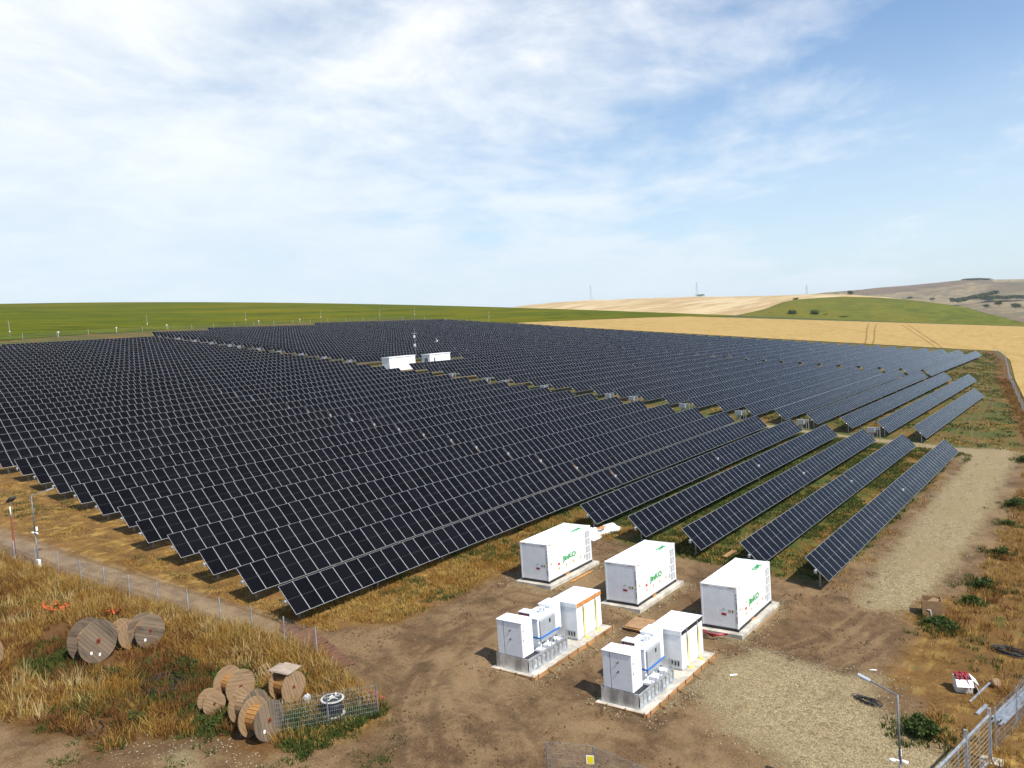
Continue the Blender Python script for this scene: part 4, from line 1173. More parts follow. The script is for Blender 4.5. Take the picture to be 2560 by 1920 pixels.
# ------------------------------------------------------------------ cable drums
def slice_planks(R_, n, th, hole=.0):
    """planks of a round flange in local x (axis) thickness; returns list of polygons in (y,z)"""
    out = []
    w_ = 2 * R_ / n
    for i in range(n):
        a, c = -R_ + i * w_ + .006, -R_ + (i + 1) * w_ - .006
        m_ = 5
        top = [(yy, math.sqrt(max(R_ * R_ - yy * yy, 1e-4))) for yy in np.linspace(a, c, m_)]
        pl = [(yy, zz_) for yy, zz_ in top] + [(yy, -zz_) for yy, zz_ in top[::-1]]
        out.append(pl)
    return out
_plank = {}
def drum(label, x, y, R_, width, yaw, lay=False, mf=None, mbar=None, roll=0., n=9, core=.55, tags=0, group='wooden cable drums', lift=0., mf2=None):
    mf = mf or m_wood_g; mbar = mbar or m_wood_t
    z = gz(x, y) + R_ - .05 + lift
    e = thing('cable_drum', label, 'cable drum', (x, y, z), (0, 0, rad(yaw)) if not lay else (0, rad(90), 0), group)
    key = (round(R_, 3), n, mf.name)
    if key not in _plank:
        _plank[key] = [MB().prism([(0, p[0], p[1]) for p in pl], (.06, 0, 0)).mesh('plank', mf) for pl in slice_planks(R_, n, .06)]
    mf2 = mf2 or mf
    key2 = (round(R_, 3), n, mf2.name)
    if key2 not in _plank:
        _plank[key2] = [MB().prism([(0, p[0], p[1]) for p in pl], (.06, 0, 0)).mesh('plank', mf2) for pl in slice_planks(R_, n, .06)]
    for xs in (-width / 2 - .06, width / 2):
        rl = rad(roll + (25 if xs < 0 else 0))
        for pm_ in _plank[key2 if xs < 0 else key]:
            put('plank', pm_, e, (xs + random.uniform(-.004, .004), 0, 0), (rl, 0, 0))
    b = MB(); rc = R_ * core; nst = 18
    for i in range(nst):
        a0, a1 = 2 * math.pi * (i + .06) / nst, 2 * math.pi * (i + .94) / nst
        b.prism([(-width / 2, rc * math.cos(a0), rc * math.sin(a0)), (-width / 2, rc * math.cos(a1), rc * math.sin(a1)), (-width / 2, (rc - .05) * math.cos(a1), (rc - .05) * math.sin(a1)), (-width / 2, (rc - .05) * math.cos(a0), (rc - .05) * math.sin(a0))], (width, 0, 0))
    b.build('barrel', mbar, e)
    MB().cyl((width / 2 + .061, 0, 0), (width / 2 + .075, 0, 0), R_ * .13, 12).build('hub_plate', m_rustpole, e)
    MB().cyl((width / 2 + .076, 0, 0), (width / 2 + .085, 0, 0), R_ * .06, 10).build('axle_hole', m_black, e)
    for k in range(8):
        a = 2 * math.pi * k / 8 + .2
        MB().cyl((width / 2 + .061, R_ * .48 * math.cos(a), R_ * .48 * math.sin(a)), (width / 2 + .072, R_ * .48 * math.cos(a), R_ * .48 * math.sin(a)), .022, 6).build('bolt', m_steel_d, e)
    for k in range(tags):
        MB().box(width / 2 + .061, width / 2 + .068, -R_ * .45 + k * .5, -R_ * .45 + k * .5 + .13, -R_ * .5 - .25 * k, -R_ * .5 - .25 * k + .16).build('paper_label', m_wht_ink, e)
    return e
drum('large grey wooden cable drum with two white labels, in the tall dry grass', -48.25, 22.4, 1.22, .95, 8, roll=38, n=12, tags=2, mf=m_wood_g)
drum('small brown wooden cable drum between two larger drums in the grass', -48.5, 24.5, .86, .7, 12, roll=12, n=8, mf=m_wood_t)
drum('brown wooden cable drum with white label, right of the small drum in grass', -47.75, 25.35, .98, .75, 4, roll=64, n=10, tags=1, mf=m_wood_g, mbar=m_wood_o)
drum('wooden cable drum cut off by the left picture edge', -51.2, 17.6, 1.1, .9, 15, roll=30, n=10, mf=m_wood_t)
drum('pale wooden cable drum at the back left of the drum row', -38.0, 24.6, .90, 1.0, 2, roll=75, n=9, mf=m_wood_t, mbar=m_wood_o, core=.5)
drum('weathered grey cable drum in the middle of the drum row', -35.6, 23.75, .90, .85, 6, roll=20, n=9, mf=m_wood_g, core=.6, mf2=m_wood_t)
drum('front cable drum of the drum row with a white label on its grey flange', -34.0, 23.3, .96, .98, 8, roll=8, n=9, tags=1, mf=m_wood_g, mbar=m_wood_o, core=.62, mf2=m_wood_t)
drum('smallest wooden cable drum left of the drum row, sunk in weeds', -37.9, 23.15, .60, .62, -10, roll=50, n=7, mf=m_wood_t)
drum('cable drum with bright orange staves carrying grey cardboard', -36.1, 26.5, .80, .95, 2, roll=15, n=9, mf=m_wood_t, mbar=m_wood_o, core=.68)
z = gz(-36.1, 26.4)
e = thing('cardboard_sheet', 'grey brown cardboard sheets lying on the orange drum', 'cardboard', (-36.15, 26.5, z + 1.60), (rad(2), rad(4), rad(12)))
MB().box(-.75, .6, -.5, .5, 0, .02).build('sheet', plain('brown_card', (.28, .21, .16), .85, 0, .12, 3), e)
MB().box(-.5, .62, -.42, .62, .021, .045).build('sheet', plain('grey_card', (.33, .255, .19), .85, 0, .12, 3), e)

e = thing('wooden_pallet', 'weathered wooden pallet leaning behind the cable drums', 'pallet', (-39.2, 27.1, gz(-39.2, 27.1) + .12), (rad(14), rad(10), rad(-20)))
for i in range(6):
    MB().box(-.62, .62, -.5 + i * .2, -.39 + i * .2, .10, .125).build('slat', m_wood_t, e)
for i in range(3):
    MB().box(-.6 + i * .55, -.5 + i * .55, -.5, .62, .0, .099).build('stringer', m_wood_g, e)

# black plastic reel lying flat, white rims
x, y = -33.0, 26.9
e = thing('plastic_reel', 'black plastic reel with white rims lying flat behind the wire mesh', 'reel', (x, y, gz(x, y)))
for z0 in (.02, .82):
    MB().cyl((0, 0, z0), (0, 0, z0 + .06), .60, 24).build('rim', plain('grey_white_plastic', (.55, .53, .48), .6, 0, .2, 5), e)
MB().cyl((0, 0, .08), (0, 0, .82), .47, 24).build('core', m_black, e)
MB().cyl((0, 0, .881), (0, 0, .90), .50, 24).build('top_disc', m_black, e)
b = MB().cyl((0, 0, .90), (0, 0, .96), .16, 12)
for k in range(5):
    a = 2 * math.pi * k / 5
    b.bar((0, 0, .92), (.42 * math.cos(a), .42 * math.sin(a), .92), .05, .03)
b.cyl((.1, .1, .92), (.16, .12, 1.15), .06, 6)
b.build('spoke', plain('grey_white_plastic_2', (.55, .53, .48), .6, 0, .2, 5), e)
b = MB()
b.cyl((0, 0, 0), (0, 0, .42), .2, 14, 0).cyl((0, 0, .42), (0, 0, .46), .15, 14, 1).cyl((0, 0, .42), (.08, 0, .55), .05, 8, 1)
on_ground('plastic_bucket', 'grey white plastic bucket beside the orange drum', 'bucket', b, [m_grey_m, m_grey_l], -34.9, 26.8)
n = 14
X, Y = np.meshgrid(np.linspace(-.6, .6, n), np.linspace(-.4, .5, n), indexing='ij')
Z = np.clip(1 - (X / .6) ** 2 - (Y / .5) ** 2, 0, 1) ** .5 * .4 * (1 + .9 * vnoise(X, Y, .2, 3)) + .02
idx = np.arange(n * n).reshape(n, n)
F = np.stack([idx[:-1, :-1].ravel(), idx[1:, :-1].ravel(), idx[1:, 1:].ravel(), idx[:-1, 1:].ravel()], 1)
mi = (vnoise(X[:-1, :-1] + 3, Y[:-1, :-1], .4, 8).ravel() > .08).astype(int)
o = put('crumpled_bag', np_mesh('crumpled_bag', np.stack([X.ravel(), Y.ravel(), Z.ravel()], 1), F, [m_pink, m_tarp], True, mi), None, (-32.75, 29.2, gz(-32.75, 29.2)))
tag(o, 'crumpled pink and white bag near the wire mesh post', 'bag')
for (x, y, sc_, lab) in ((-57.0, 24.2, 1.0, 'orange plastic netting in dry grass at the far left'), (-53.2, 26.2, .8, 'orange plastic netting in dry grass behind the large drum')):
    n = 12
    X, Y = np.meshgrid(np.linspace(-1.1, 1.1, n) * sc_, np.linspace(-.6, .6, n) * sc_, indexing='ij')
    Z = .35 + .55 * vnoise(X, Y, .5, int(x)) + .2 * vnoise(X, Y, .2, 4)
    idx = np.arange(n * n).reshape(n, n)
    F = np.stack([idx[:-1, :-1].ravel(), idx[1:, :-1].ravel(), idx[1:, 1:].ravel(), idx[:-1, 1:].ravel()], 1)
    F = F[rng.random(len(F)) < .38]
    tag(put('orange_netting', np_mesh('orange_netting', np.stack([X.ravel(), Y.ravel(), Z.ravel()], 1), F, m_netting), None, (x, y, gz(x, y))), lab, 'netting', 'orange netting')
# brown woven mats on the fence track
e = thing('ground_mat', 'reddish brown woven ground mats beside the fence end', 'ground mat', (0, 0, 0))
m_mat = plain('brown_geotextile', (.125, .055, .026), .95, 0, .3, 5, .2, streak=(1, .2, 1))
for poly in ([(-44.6, 33.0), (-43.8, 33.3), (-39.6, 32.4), (-40.0, 30.9), (-43.2, 31.5)], [(-39.4, 32.3), (-36.2, 31.4), (-36.6, 29.8), (-39.8, 30.9)]):
    P = np.array(poly); xs = np.linspace(P[:, 0].min(), P[:, 0].max(), 16); ys = np.linspace(P[:, 1].min(), P[:, 1].max(), 10)
    pts = [(px, py, gz(px, py) + .06) for px, py in poly]
    cen = P.mean(0)
    b = MB(); ring_n = 5; rings = []
    for r_ in range(ring_n + 1):
        k = r_ / ring_n
        rings.append([b.bm.verts.new((cen[0] + (px - cen[0]) * k, cen[1] + (py - cen[1]) * k, gz(cen[0] + (px - cen[0]) * k, cen[1] + (py - cen[1]) * k) + .06)) for px, py in [tuple(np.array(poly[i]) * (1 - f) + np.array(poly[(i + 1) % len(poly)]) * f) for i in range(len(poly)) for f in (0, .33, .67)]])
    for A_, B_ in zip(rings[1:-1], rings[2:]):
        for i in range(len(A_)): b.bm.faces.new((A_[i], A_[(i + 1) % len(A_)], B_[(i + 1) % len(A_)], B_[i]))
    b.bm.faces.new(rings[1])
    b.build('mat', m_mat, e)

# ------------------------------------------------------------------ lamps, fences, gate
def street_lamp(label, x, y, arm, h=5.5, cams=True, box=False, group='street lamps with cameras'):
    z = gz(x, y)
    e = thing('street_lamp', label, 'street lamp', (x, y, z - .1), (0, 0, 0), group)
    MB().cyl((0, 0, 0), (0, 0, h * .5), .06, 10, 0, .052).build('pole', m_pole, e)
    MB().cyl((0, 0, h * .5), (0, 0, h + .1), .05, 10, 0, .04).build('pole', m_pole, e)
    a = Vector(arm)
    MB().bar((0, 0, h + .08), (a.x * .85, a.y * .85, h + .08 + a.z * .85), .05, .05).build('arm', m_pole, e)
    hd = MB().bar((a.x * .82, a.y * .82, h + .08 + a.z * .82), (a.x * 1.2, a.y * 1.2, h + .08 + a.z * 1.2), .24, .07).build('lamp_head', m_grey_m, e)
    MB().bar((a.x * .95, a.y * .95, h + .03 + a.z * .95), (a.x * 1.18, a.y * 1.18, h + .03 + a.z * 1.18), .18, .02).build('lamp_lens', m_lampglass, hd)
    if cams:
        c = MB().cyl((-.28, -.05, h * .5), (.0, 0, h * .5 + .04), .05, 8).cyl((-.42, -.08, h * .5 - .02), (-.18, -.03, h * .5), .075, 10).build('camera', m_plastic_w, e)
        MB().cyl((.06, 0, h * .5 + .02), (.30, .05, h * .5 - .04), .07, 10).build('camera', m_plastic_w, e)
        MB().box(-.09, .03, .05, .2, h * .5 + .12, h * .5 + .42, 0, .01).build('antenna_box', m_plastic_w, e)
    if box:
        MB().box(.12, .42, -.2, .02, .05, .75, 0, .015).build('junction_box', m_plastic_w, e)
    return e
street_lamp('grey street lamp with camera at the lower right, cut off by the picture bottom', -7.93, 35.72, (-1.25, -.15, .55))
street_lamp('grey street lamp with white cameras and box at the left fence', -66.4, 27.5, (.5, 1.15, .30), box=True)
x, y = -68.8, 26.9
e = thing('floodlight_pole', 'rusty red pole with a black floodlight by the left fence', 'floodlight pole', (x, y, gz(x, y) - .1))
MB().cyl((0, 0, 0), (0, 0, 3.6), .075, 10, 0, .06).build('pole', m_rustpole, e)
MB().cyl((0, 0, 3.6), (0, 0, 4.4), .05, 10, 0, .045).tube([(0, 0, 4.38), (.02, .02, 4.6), (.12, .06, 4.75)], .035, 6).build('pole_top', m_plastic_w, e)
fl = MB().obox((.22, .05, 4.95), (.8, .2, .55), (-.24, .97, 0), (-.55, -.1, .82), .28, .26, .07).build('floodlight', m_black, e)
MB().obox((.18, .04, 5.02), (.8, .2, .55), (-.24, .97, 0), (-.55, -.1, .82), .12, .10, .012).build('lamp_lens', m_lampglass, fl)

def wire_fence(label, pts, spacing, h, vstep, hstep, wr, postmat=None, postw=.06, group=None, overhang=0., skip_post=(), cat='fence', sag=0.):
    postmat = postmat or m_steel
    e = thing('wire_fence', label, cat, (pts[0][0], pts[0][1], gz(*pts[0])), (0, 0, 0), group)
    o = Vector((pts[0][0], pts[0][1], gz(*pts[0])))
    P = [np.array(p, float) for p in pts]
    L = [0]
    for a, b in zip(P[:-1], P[1:]): L.append(L[-1] + float(np.linalg.norm(b - a)))
    def atl(l):
        l = min(max(l, 0), L[-1]); i = 0
        while i < len(L) - 2 and l > L[i + 1]: i += 1
        k = (l - L[i]) / (L[i + 1] - L[i])
        q = P[i] * (1 - k) + P[i + 1] * k
        return Vector((q[0], q[1], gz(q[0], q[1]))) - o
    n = max(1, round(L[-1] / spacing))
    pm = MB().box(-postw / 2, postw / 2, -postw / 2, postw / 2, -.3, h).mesh('post', postmat)
    for i in range(n + 1):
        if i in skip_post: continue
        p = atl(L[-1] * i / n)
        put('post', pm, e, p, (random.uniform(-.02, .02), random.uniform(-.02, .02), 0))
    b = MB()
    if hstep:
        z = .06
        while z <= h + overhang:
            for i in range(n):
                a, c = atl(L[-1] * i / n), atl(L[-1] * (i + 1) / n)
                b.bar(a + Vector((0, 0, z)), c + Vector((0, 0, z)), wr, wr)
            z += hstep
    if vstep:
        l = 0
        while l < L[-1]:
            a = atl(l); b.bar(a + Vector((0, 0, .02)), a + Vector((0, 0, h + overhang)), wr, wr); l += vstep
    tag(b.build('wire_mesh', m_steel, e), kind='stuff')
    return e
wire_fence('long wire mesh fence with steel posts along the track at the left', [(-84, 24.6), (-74, 25.8), (-67, 26.6), (-61, 27.3), (-53.2, 28.1), (-46.6, 29.5), (-41.5, 30.2), (-38.3, 30.4)], 2.75, 2.0, .16, .28, .0045, postw=.055, group='wire mesh fences')
wire_fence('welded wire mesh panel in front of the black reel', [(-33.5, 23.7), (-31.1, 28.2)], 2.5, 1.65, .10, .22, .007, postmat=m_steel_d, postw=.05, group='wire mesh fences', overhang=.1, skip_post=(0,))
f = wire_fence('wire mesh fence with yellow signs at the bottom picture edge', [(-20.87, 28.55), (-18.98, 29.5), (-16.76, 29.5), (-14, 29.3), (-11, 28.9)], 2.1, 2.0, .05, .25, .005, postmat=m_steel_d, postw=.05, group='wire mesh fences', overhang=.12)
m_ysign = plain('yellow_sign', (.80, .68, .01), .5, 0, .05, 9)
for (px, py) in ((-19.15, 29.36), (-17.05, 29.45)):
    o = f.location
    sg = MB().box(-.17, .17, -.012, -.004, -.2, .2).build('warning_sign', m_wht_ink, f, Vector((px, py, gz(px, py) + 1.45)) - o, (0, 0, rad(22)))
    MB().box(-.12, .15, -.018, -.0125, -.17, .17).build('sign_face', m_ysign, sg)
wire_fence('wire mesh fence right of the gate, running up along the steel bundle', [(-5.47, 44.2), (-4.9, 47.0), (-4.6, 50), (-4.4, 54), (-4.3, 60)], 2.9, 2.1, .10, .25, .006, group='wire mesh fences')
wire_fence('far wire fence between the green lane and the wheat at the right', [(-9.2, 125), (-13.9, 160), (-18.3, 193), (-23.1, 229), (-31, 299), (-38.2, 335)], 12, 2.0, 0, .35, .02, postw=.10, group='wire mesh fences')
wire_fence('far boundary fence between the panels and the green field', [(-268, 60), (-268.5, 110), (-292.5, 167), (-312.5, 225), (-325.5, 279), (-330.5, 324), (-322.5, 343.5), (-275, 350.5)], 14, 1.8, 0, .45, .018, postw=.08, group='wire mesh fences')

# sliding gate
gx, gy = -5.54, 42.9
e = thing('steel_gate', 'galvanised steel gate with wire infill at the lower right corner', 'gate', (gx, gy, gz(gx, gy)))
MB().box(-.07, .07, -.07, .07, -.3, 2.62).build('gate_post', m_steel, e)
dv = Vector((-.19, -.98, 0)).normalized()
def gp(l, z): return dv * l + Vector((0, 0, z))
MB().bar(gp(.08, 2.28), gp(7, 2.28), .09, .09).build('top_rail', m_steel, e)
MB().bar(gp(.08, .12), gp(7, .12), .09, .09).build('bottom_rail', m_steel, e)
for l in (.12, 1.35, 2.6, 3.9, 5.2, 6.5):
    MB().bar(gp(l, .17), gp(l, 2.23), .05, .05).build('upright', m_steel, e)
for k in range(9):
    z = .32 + k * .22
    MB().bar(gp(.12, z), gp(6.9, z), .014, .014).build('infill_wire', plain('tan_wire', (.42, .36, .27), .5, .4, .1, 4) if k == 0 else bpy.data.materials['tan_wire'], e)
MB().box(-.07 + dv.x * 3, .07 + dv.x * 3, -.06 + dv.y * 3.0, .06 + dv.y * 3.0, -.2, 2.75).build('guide_post', m_steel, e)
MB().box(-.5, .5, -.3, .4, -.3, .06).build('footing', m_conc, e)

# ------------------------------------------------------------------ buildings and equipment in the array
def hut(label, s0, s1, t0, t1, zb, zt, windows):
    e = thing('white_hut', label, 'building', (s1, t0, zb))
    W2, L2, H2 = s1 - s0, t1 - t0, zt - zb
    MB().box(-W2, 0, 0, L2, 0, H2 - .12).build('wall', m_white, e)
    MB().box(-W2 - .12, .12, -.12, L2 + .12, H2 - .118, H2 + .06).build('roof', m_white2, e)
    for (a, b_, z0, z1, face) in windows:
        if face == 'end':
            w_ = MB().box(-a - b_, -a, -.03, -.004, z0, z1).build('window', m_plastic_w, e)
            MB().box(-a - b_ + .07, -a - .07, -.036, -.031, z0 + .07, z1 - .07).build('pane', m_glass_w, w_)
        elif face == 'side':
            w_ = MB().box(.004, .03, a, a + b_, z0, z1).build('window', m_plastic_w, e)
            MB().box(.031, .036, a + .07, a + b_ - .07, z0 + .07, z1 - .07).build('pane', m_glass_w, w_)
        else:
            d_ = MB().box(.004, .03, a, a + b_, z0, z1).build('door', m_grey_l, e)
            MB().box(.031, .06, a + .1, a + .16, 1.0, 1.2).build('handle', m_black, d_)
    MB().box(-W2 - .3, .5, -.5, L2 + .4, -.5, -.01).build('plinth', m_conc, e)
    return e
hut('white flat-roofed hut in the middle of the panels, the left one', -138.0, -135.6, 135.1, 143.7, 13.9, 17.2, [])
hut('white flat-roofed hut with window in the panels, the right one', -138.2, -135.6, 148.8, 156.3, 14.0, 17.0, [(.5, 1.3, 1.0, 2.2, 'end'), (1.3, .7, 1.2, 2.2, 'side')])
x, y = -137, 145.6
e = thing('antenna_mast', 'thin mast with white radios between the two white huts', 'mast', (x, y, float(lie(x, y)) - .2))
MB().cyl((0, 0, 0), (0, 0, 9.5), .07, 8, 0, .04).build('pole', m_pole, e)
for z, s_ in ((5.3, .35), (7.4, .28)): MB().box(-s_, 0, -.2, .2, z, z + .6, 0, .03).build('radio', m_plastic_w, e)
MB().box(-.9, .9, -.03, .03, 8.4, 8.46).build('crossbar', m_grey_l, e)
x, y = -171.6, 192
e = thing('weather_station', 'small white weather station standing above the panels behind the huts', 'weather station', (x, y, float(lie(x, y)) - .2))
MB().cyl((0, 0, 0), (0, 0, 3.6), .05, 8).build('pole', m_grey_l, e)
MB().box(-.8, .5, -.05, .05, 2.55, 2.65).box(.1, .4, -.2, .2, 2.66, 3.0).build('sensor_arm', m_plastic_w, e)

def string_inverter(label, x, y):
    e = thing('string_inverter', label, 'inverter box', (x, y, gz(x, y)), (0, 0, 0), 'inverter boxes along the access track')
    MB().box(-.02, .5, -.05, .0, -.3, .75).build('stand', m_grey_m, e)
    MB().box(-.35, .75, -.32, -.055, .72, 1.45, 0, .02).build('box', m_inv, e)
    for dx in (.95, 1.3):
        MB().box(dx, dx + .08, -.05, .05, -.3, 1.6).build('post', m_steel, e)
    MB().box(.76, 1.36, -.06, .06, 1.1, 1.45).build('rail_box', m_steel, e)
    return e
inv_rows = [2, 4, 6, 8, 10, 11, 14, 16, 17, 19, 26, 28, 30, 32, 34, 36, 37, 39, 41, 43]
for j, k in enumerate(inv_rows):
    s = AX0 + ROWP * k - 1.6
    t0 = {2: 125.8}.get(k, 125.9 + .49 * (k - 4)) - .8
    string_inverter(f'grey inverter box on posts along the access track, {ORD(j + 1)} from the gravel road', s, t0)

far_pts = [(-267.7, 109.9), (-292.3, 167.5), (-312.5, 225.1), (-325.4, 278.7), (-330.1, 324.3), (-321.5, 343), (-275.3, 351.5)]
for j, (x, y) in enumerate(far_pts):
    z = float(lie(x, y))
    e = thing('boundary_lamp', f'thin white lamp pole on the far fence, {ORD(j + 1)} from the left', 'lamp pole', (x, y, z - .3), (0, 0, 0), 'lamp poles on the far fence')
    MB().cyl((0, 0, 0), (0, 0, 6.2), .055, 8, 0, .04).build('pole', m_inv, e)
    MB().bar((0, 0, 6.15), (.9, -.7, 6.5), .06, .05).build('arm', m_inv, e)
    MB().box(-.22, .22, -.15, .15, 2.9, 3.2, 0, .03).build('camera', m_plastic_w, e)
bx = [(104, -269.0, 124.5), (278, -285.6, 152.0), (423, -297.0, 178.0), (655, -315.5, 234.0), (752, -322.5, 263.0)]
for j, (_, x, y) in enumerate(bx):
    z = float(lie(x, y))
    tag(MB().cyl((0, 0, -.5), (0, 0, 1.7), .05, 6, 1).box(-.22, .22, -.2, .2, 1.7, 2.1, 0, .04).build('junction_box', [m_plastic_w, m_grey_l], None, (x, y, z)), f'white box on the far fence, {ORD(j + 1)} from the left', 'junction box', 'white boxes on the far fence')

# ------------------------------------------------------------------ power pylons
def pylon(label, x, y, z, top):
    h = top - z + 3
    e = thing('power_pylon', label, 'pylon', (x, y, z - 3), (0, 0, rad(35)), 'lattice pylons on the skyline')
    wb, wt = 1.7, .4
    b = MB()
    for sx_ in (-1, 1):
        for sy_ in (-1, 1):
            b.bar((sx_ * wb, sy_ * wb, 0), (sx_ * wt, sy_ * wt, h), .14, .14)
    b.build('leg', m_steel_d, e)
    b = MB(); N = 9
    for i in range(N):
        k0, k1 = i / N, (i + 1) / N
        w0, w1 = wb + (wt - wb) * k0, wb + (wt - wb) * k1
        for (ax, ay, bx_, by_) in ((-1, -1, 1, -1), (1, -1, 1, 1), (1, 1, -1, 1), (-1, 1, -1, -1)):
            b.bar((ax * w0, ay * w0, k0 * h), (bx_ * w1, by_ * w1, k1 * h), .07, .07)
    b.build('lattice', m_steel_d, e)
    for z_, L_ in ((h * .72, 2.4), (h * .84, 2.0), (h * .95, 1.6)):
        MB().bar((-L_, 0, z_), (L_, 0, z_), .14, .14).build('cross_arm', m_steel_d, e)
pylon('thin lattice pylon on the skyline, the leftmost of three', -666.8, 1110.1, 55.8, 79.5)
pylon('thin lattice pylon on the skyline, the middle one of three', -544.7, 1229.8, 50.5, 73.5)
pylon('thin lattice pylon on the skyline, the rightmost of three', -400.8, 1315.3, 41.4, 56.5)

# ------------------------------------------------------------------ vegetation
def leaf_mat(name, a, b, c, rough=.8):
    m, q = new_mat(name)
    r = q.n('ShaderNodeNewGeometry').outputs['Random Per Island']
    ps = q.n('ShaderNodeNewGeometry').outputs['Position']
    f = q.noise(ps, .6, 4, .6)
    col = q.mix(r, a, b)
    col = q.mix(q.mapr(f, .42, .62), col, c)
    bs = q.n('ShaderNodeBsdfPrincipled', {'Base Color': col, 'Roughness': rough, 'Specular IOR Level': .2})
    tr = q.n('ShaderNodeBsdfTranslucent', {'Color': col})
    mx = q.n('ShaderNodeMixShader', {0: .22, 1: bs.outputs[0], 2: tr.outputs[0]})
    o = q.n('ShaderNodeOutputMaterial'); q.t.links.new(mx.outputs[0], o.inputs[0])
    return m
m_straw = leaf_mat('straw_blades', (.23, .135, .030), (.48, .32, .092), (.30, .155, .030))
m_rustg = leaf_mat('rusty_blades', (.11, .040, .012), (.24, .105, .028), (.17, .075, .022))
m_greeng = leaf_mat('green_blades', (.028, .048, .009), (.095, .120, .020), (.060, .080, .016))
m_oat = leaf_mat('pale_oat_heads', (.30, .21, .08), (.56, .43, .20), (.40, .26, .085))
m_dkgreen = leaf_mat('dark_leaves', (.025, .048, .011), (.085, .115, .026), (.05, .075, .017))

def blades(name, label, cat, pts, hgt, npb, spread, width, lean, mat, z=None):
    """one stuff object of many thin blades; pts (N,2), hgt (N,)"""
    N = len(pts)
    P = np.repeat(pts, npb, 0); Hh = np.repeat(hgt, npb) * rng.uniform(.55, 1.15, N * npb)
    sp_ = np.repeat(spread if np.ndim(spread) else np.full(N, spread), npb)
    a = rng.uniform(0, 2 * np.pi, N * npb); r_ = sp_ * np.sqrt(rng.random(N * npb))
    bx_, by_ = P[:, 0] + r_ * np.cos(a), P[:, 1] + r_ * np.sin(a)
    bz = ground(bx_, by_) - .02
    d_ = rng.uniform(0, 2 * np.pi, N * npb); ln = Hh * lean * rng.uniform(.2, 1.4, N * npb)
    tipx, tipy = bx_ + np.cos(a) * ln * .6 + np.cos(d_) * ln * .6, by_ + np.sin(a) * ln * .6 + np.sin(d_) * ln * .6
    wa = rng.uniform(0, np.pi, N * npb); wx, wy = np.cos(wa) * width / 2, np.sin(wa) * width / 2
    M_ = N * npb
    V = np.empty((M_, 5, 3), np.float32)
    k = .55
    V[:, 0] = np.stack([bx_ - wx, by_ - wy, bz], 1); V[:, 1] = np.stack([bx_ + wx, by_ + wy, bz], 1)
    mx_, my_ = bx_ + (tipx - bx_) * .35, by_ + (tipy - by_) * .35
    V[:, 2] = np.stack([mx_ + wx * .9, my_ + wy * .9, bz + Hh * .62], 1); V[:, 3] = np.stack([mx_ - wx * .9, my_ - wy * .9, bz + Hh * .62], 1)
    V[:, 4] = np.stack([tipx, tipy, bz + Hh], 1)
    i0 = np.arange(M_)[:, None] * 5
    F = np.concatenate([i0 + np.array([0, 1, 2]), i0 + np.array([0, 2, 3]), i0 + np.array([3, 2, 4])], 0)
    o = put(name, np_mesh(name, V.reshape(-1, 3), F, mat))
    return tag(o, label, cat, kind='stuff')

def scatter(n, x0, x1, y0, y1, keep):
    p = np.stack([rng.uniform(x0, x1, n), rng.uniform(y0, y1, n)], 1)
    return p[keep(p[:, 0], p[:, 1])]
def off_pads(x, y):
    k = np.ones(len(x), bool)
    for (a, b, c, d_, _) in PADS: k &= ~((x > a - .2) & (x < b + .2) & (y > c - .2) & (y < d_ + .2))
    return k
DR = [(-48.25, 22.4, 1.1), (-48.5, 24.5, .8), (-47.75, 25.35, .9), (-37.95, 24.5, .9), (-35.65, 23.65, .9), (-34, 23.3, .95), (-36.1, 26.4, .9), (-33, 26.9, .6), (-37.9, 23.15, .5), (-34.9, 26.8, .4), (-32.3, 25.6, 1.3), (-31.9, 27.3, 1.0), (-33.4, 25.2, 1.3), (-33.2, 22.3, 1.0), (-34.6, 22.0, 1.0), (-66.4, 27.5, .3)]
def off_drums(x, y):
    k = np.ones(len(x), bool)
    for (a, b, r_) in DR: k &= np.hypot(x - a, y - b) > r_
    return k
def fence_y(x): return np.interp(x, [-84, -74, -67, -61, -53.2, -46.6, -41.5, -38.3, -33], [24.6, 25.8, 26.6, 27.3, 28.1, 29.5, 30.2, 30.4, 29])
def left_ok(x, y):
    return (y < fence_y(x) + .2) & (sdf(LDIRT, x, y) < .3 + 1.6 * vnoise(x, y, 1.3, 3)) & off_drums(x, y) & (x < -31.6 - (y < 24) * 1.2)
def dens(x, y, sc_, sd, th):
    a, b = x * .8 + y * .6, y * .8 - x * .6
    return .62 * vnoise(a, b, sc_ * 1.5, sd) + .5 * vnoise(x * .94 - y * .34, y * .94 + x * .34, sc_ * .55, sd + 100) + .25 * (rng.random(len(x)) - .5) > th
# tall straw, thickest along the fence
def lush(x, y): return (np.hypot((x + 41.0) / 2.0, y - 23.8) + 2.2 * vnoise(x, y, 2.0, 91) < 2.7) | (np.hypot((x + 50.5) / 2.2, y - 20.6) + 2.0 * vnoise(x, y, 2.0, 92) < 1.3)
p = scatter(9500, -84, -31, 13, 31, lambda x, y: left_ok(x, y) & ~lush(x, y) & (dens(x, y, 2.6, 40, -.20) | (fence_y(x) - y < 2.6)))
hh = .28 + .50 * np.clip(1 - (fence_y(p[:, 0]) - p[:, 1]) / 5., 0, 1) + .7 * np.clip(vnoise(p[:, 0], p[:, 1], 2.2, 41) + .12, 0, 1) + .25 * rng.random(len(p))
blades('straw_grass', 'tall straw yellow dry grass on the slope at the left', 'dry grass', p, hh, 16, .30, .030, .75, m_straw)
q_ = scatter(3200, -84, -31, 14, 31, lambda x, y: left_ok(x, y) & ~lush(x, y) & ((fence_y(x) - y < 1.8) | dens(x, y, 2.4, 42, .20)))
blades('oat_grass', 'pale wild oat heads standing along the left fence', 'dry grass', q_, .65 + .45 * rng.random(len(q_)), 12, .30, .035, .45, m_oat)
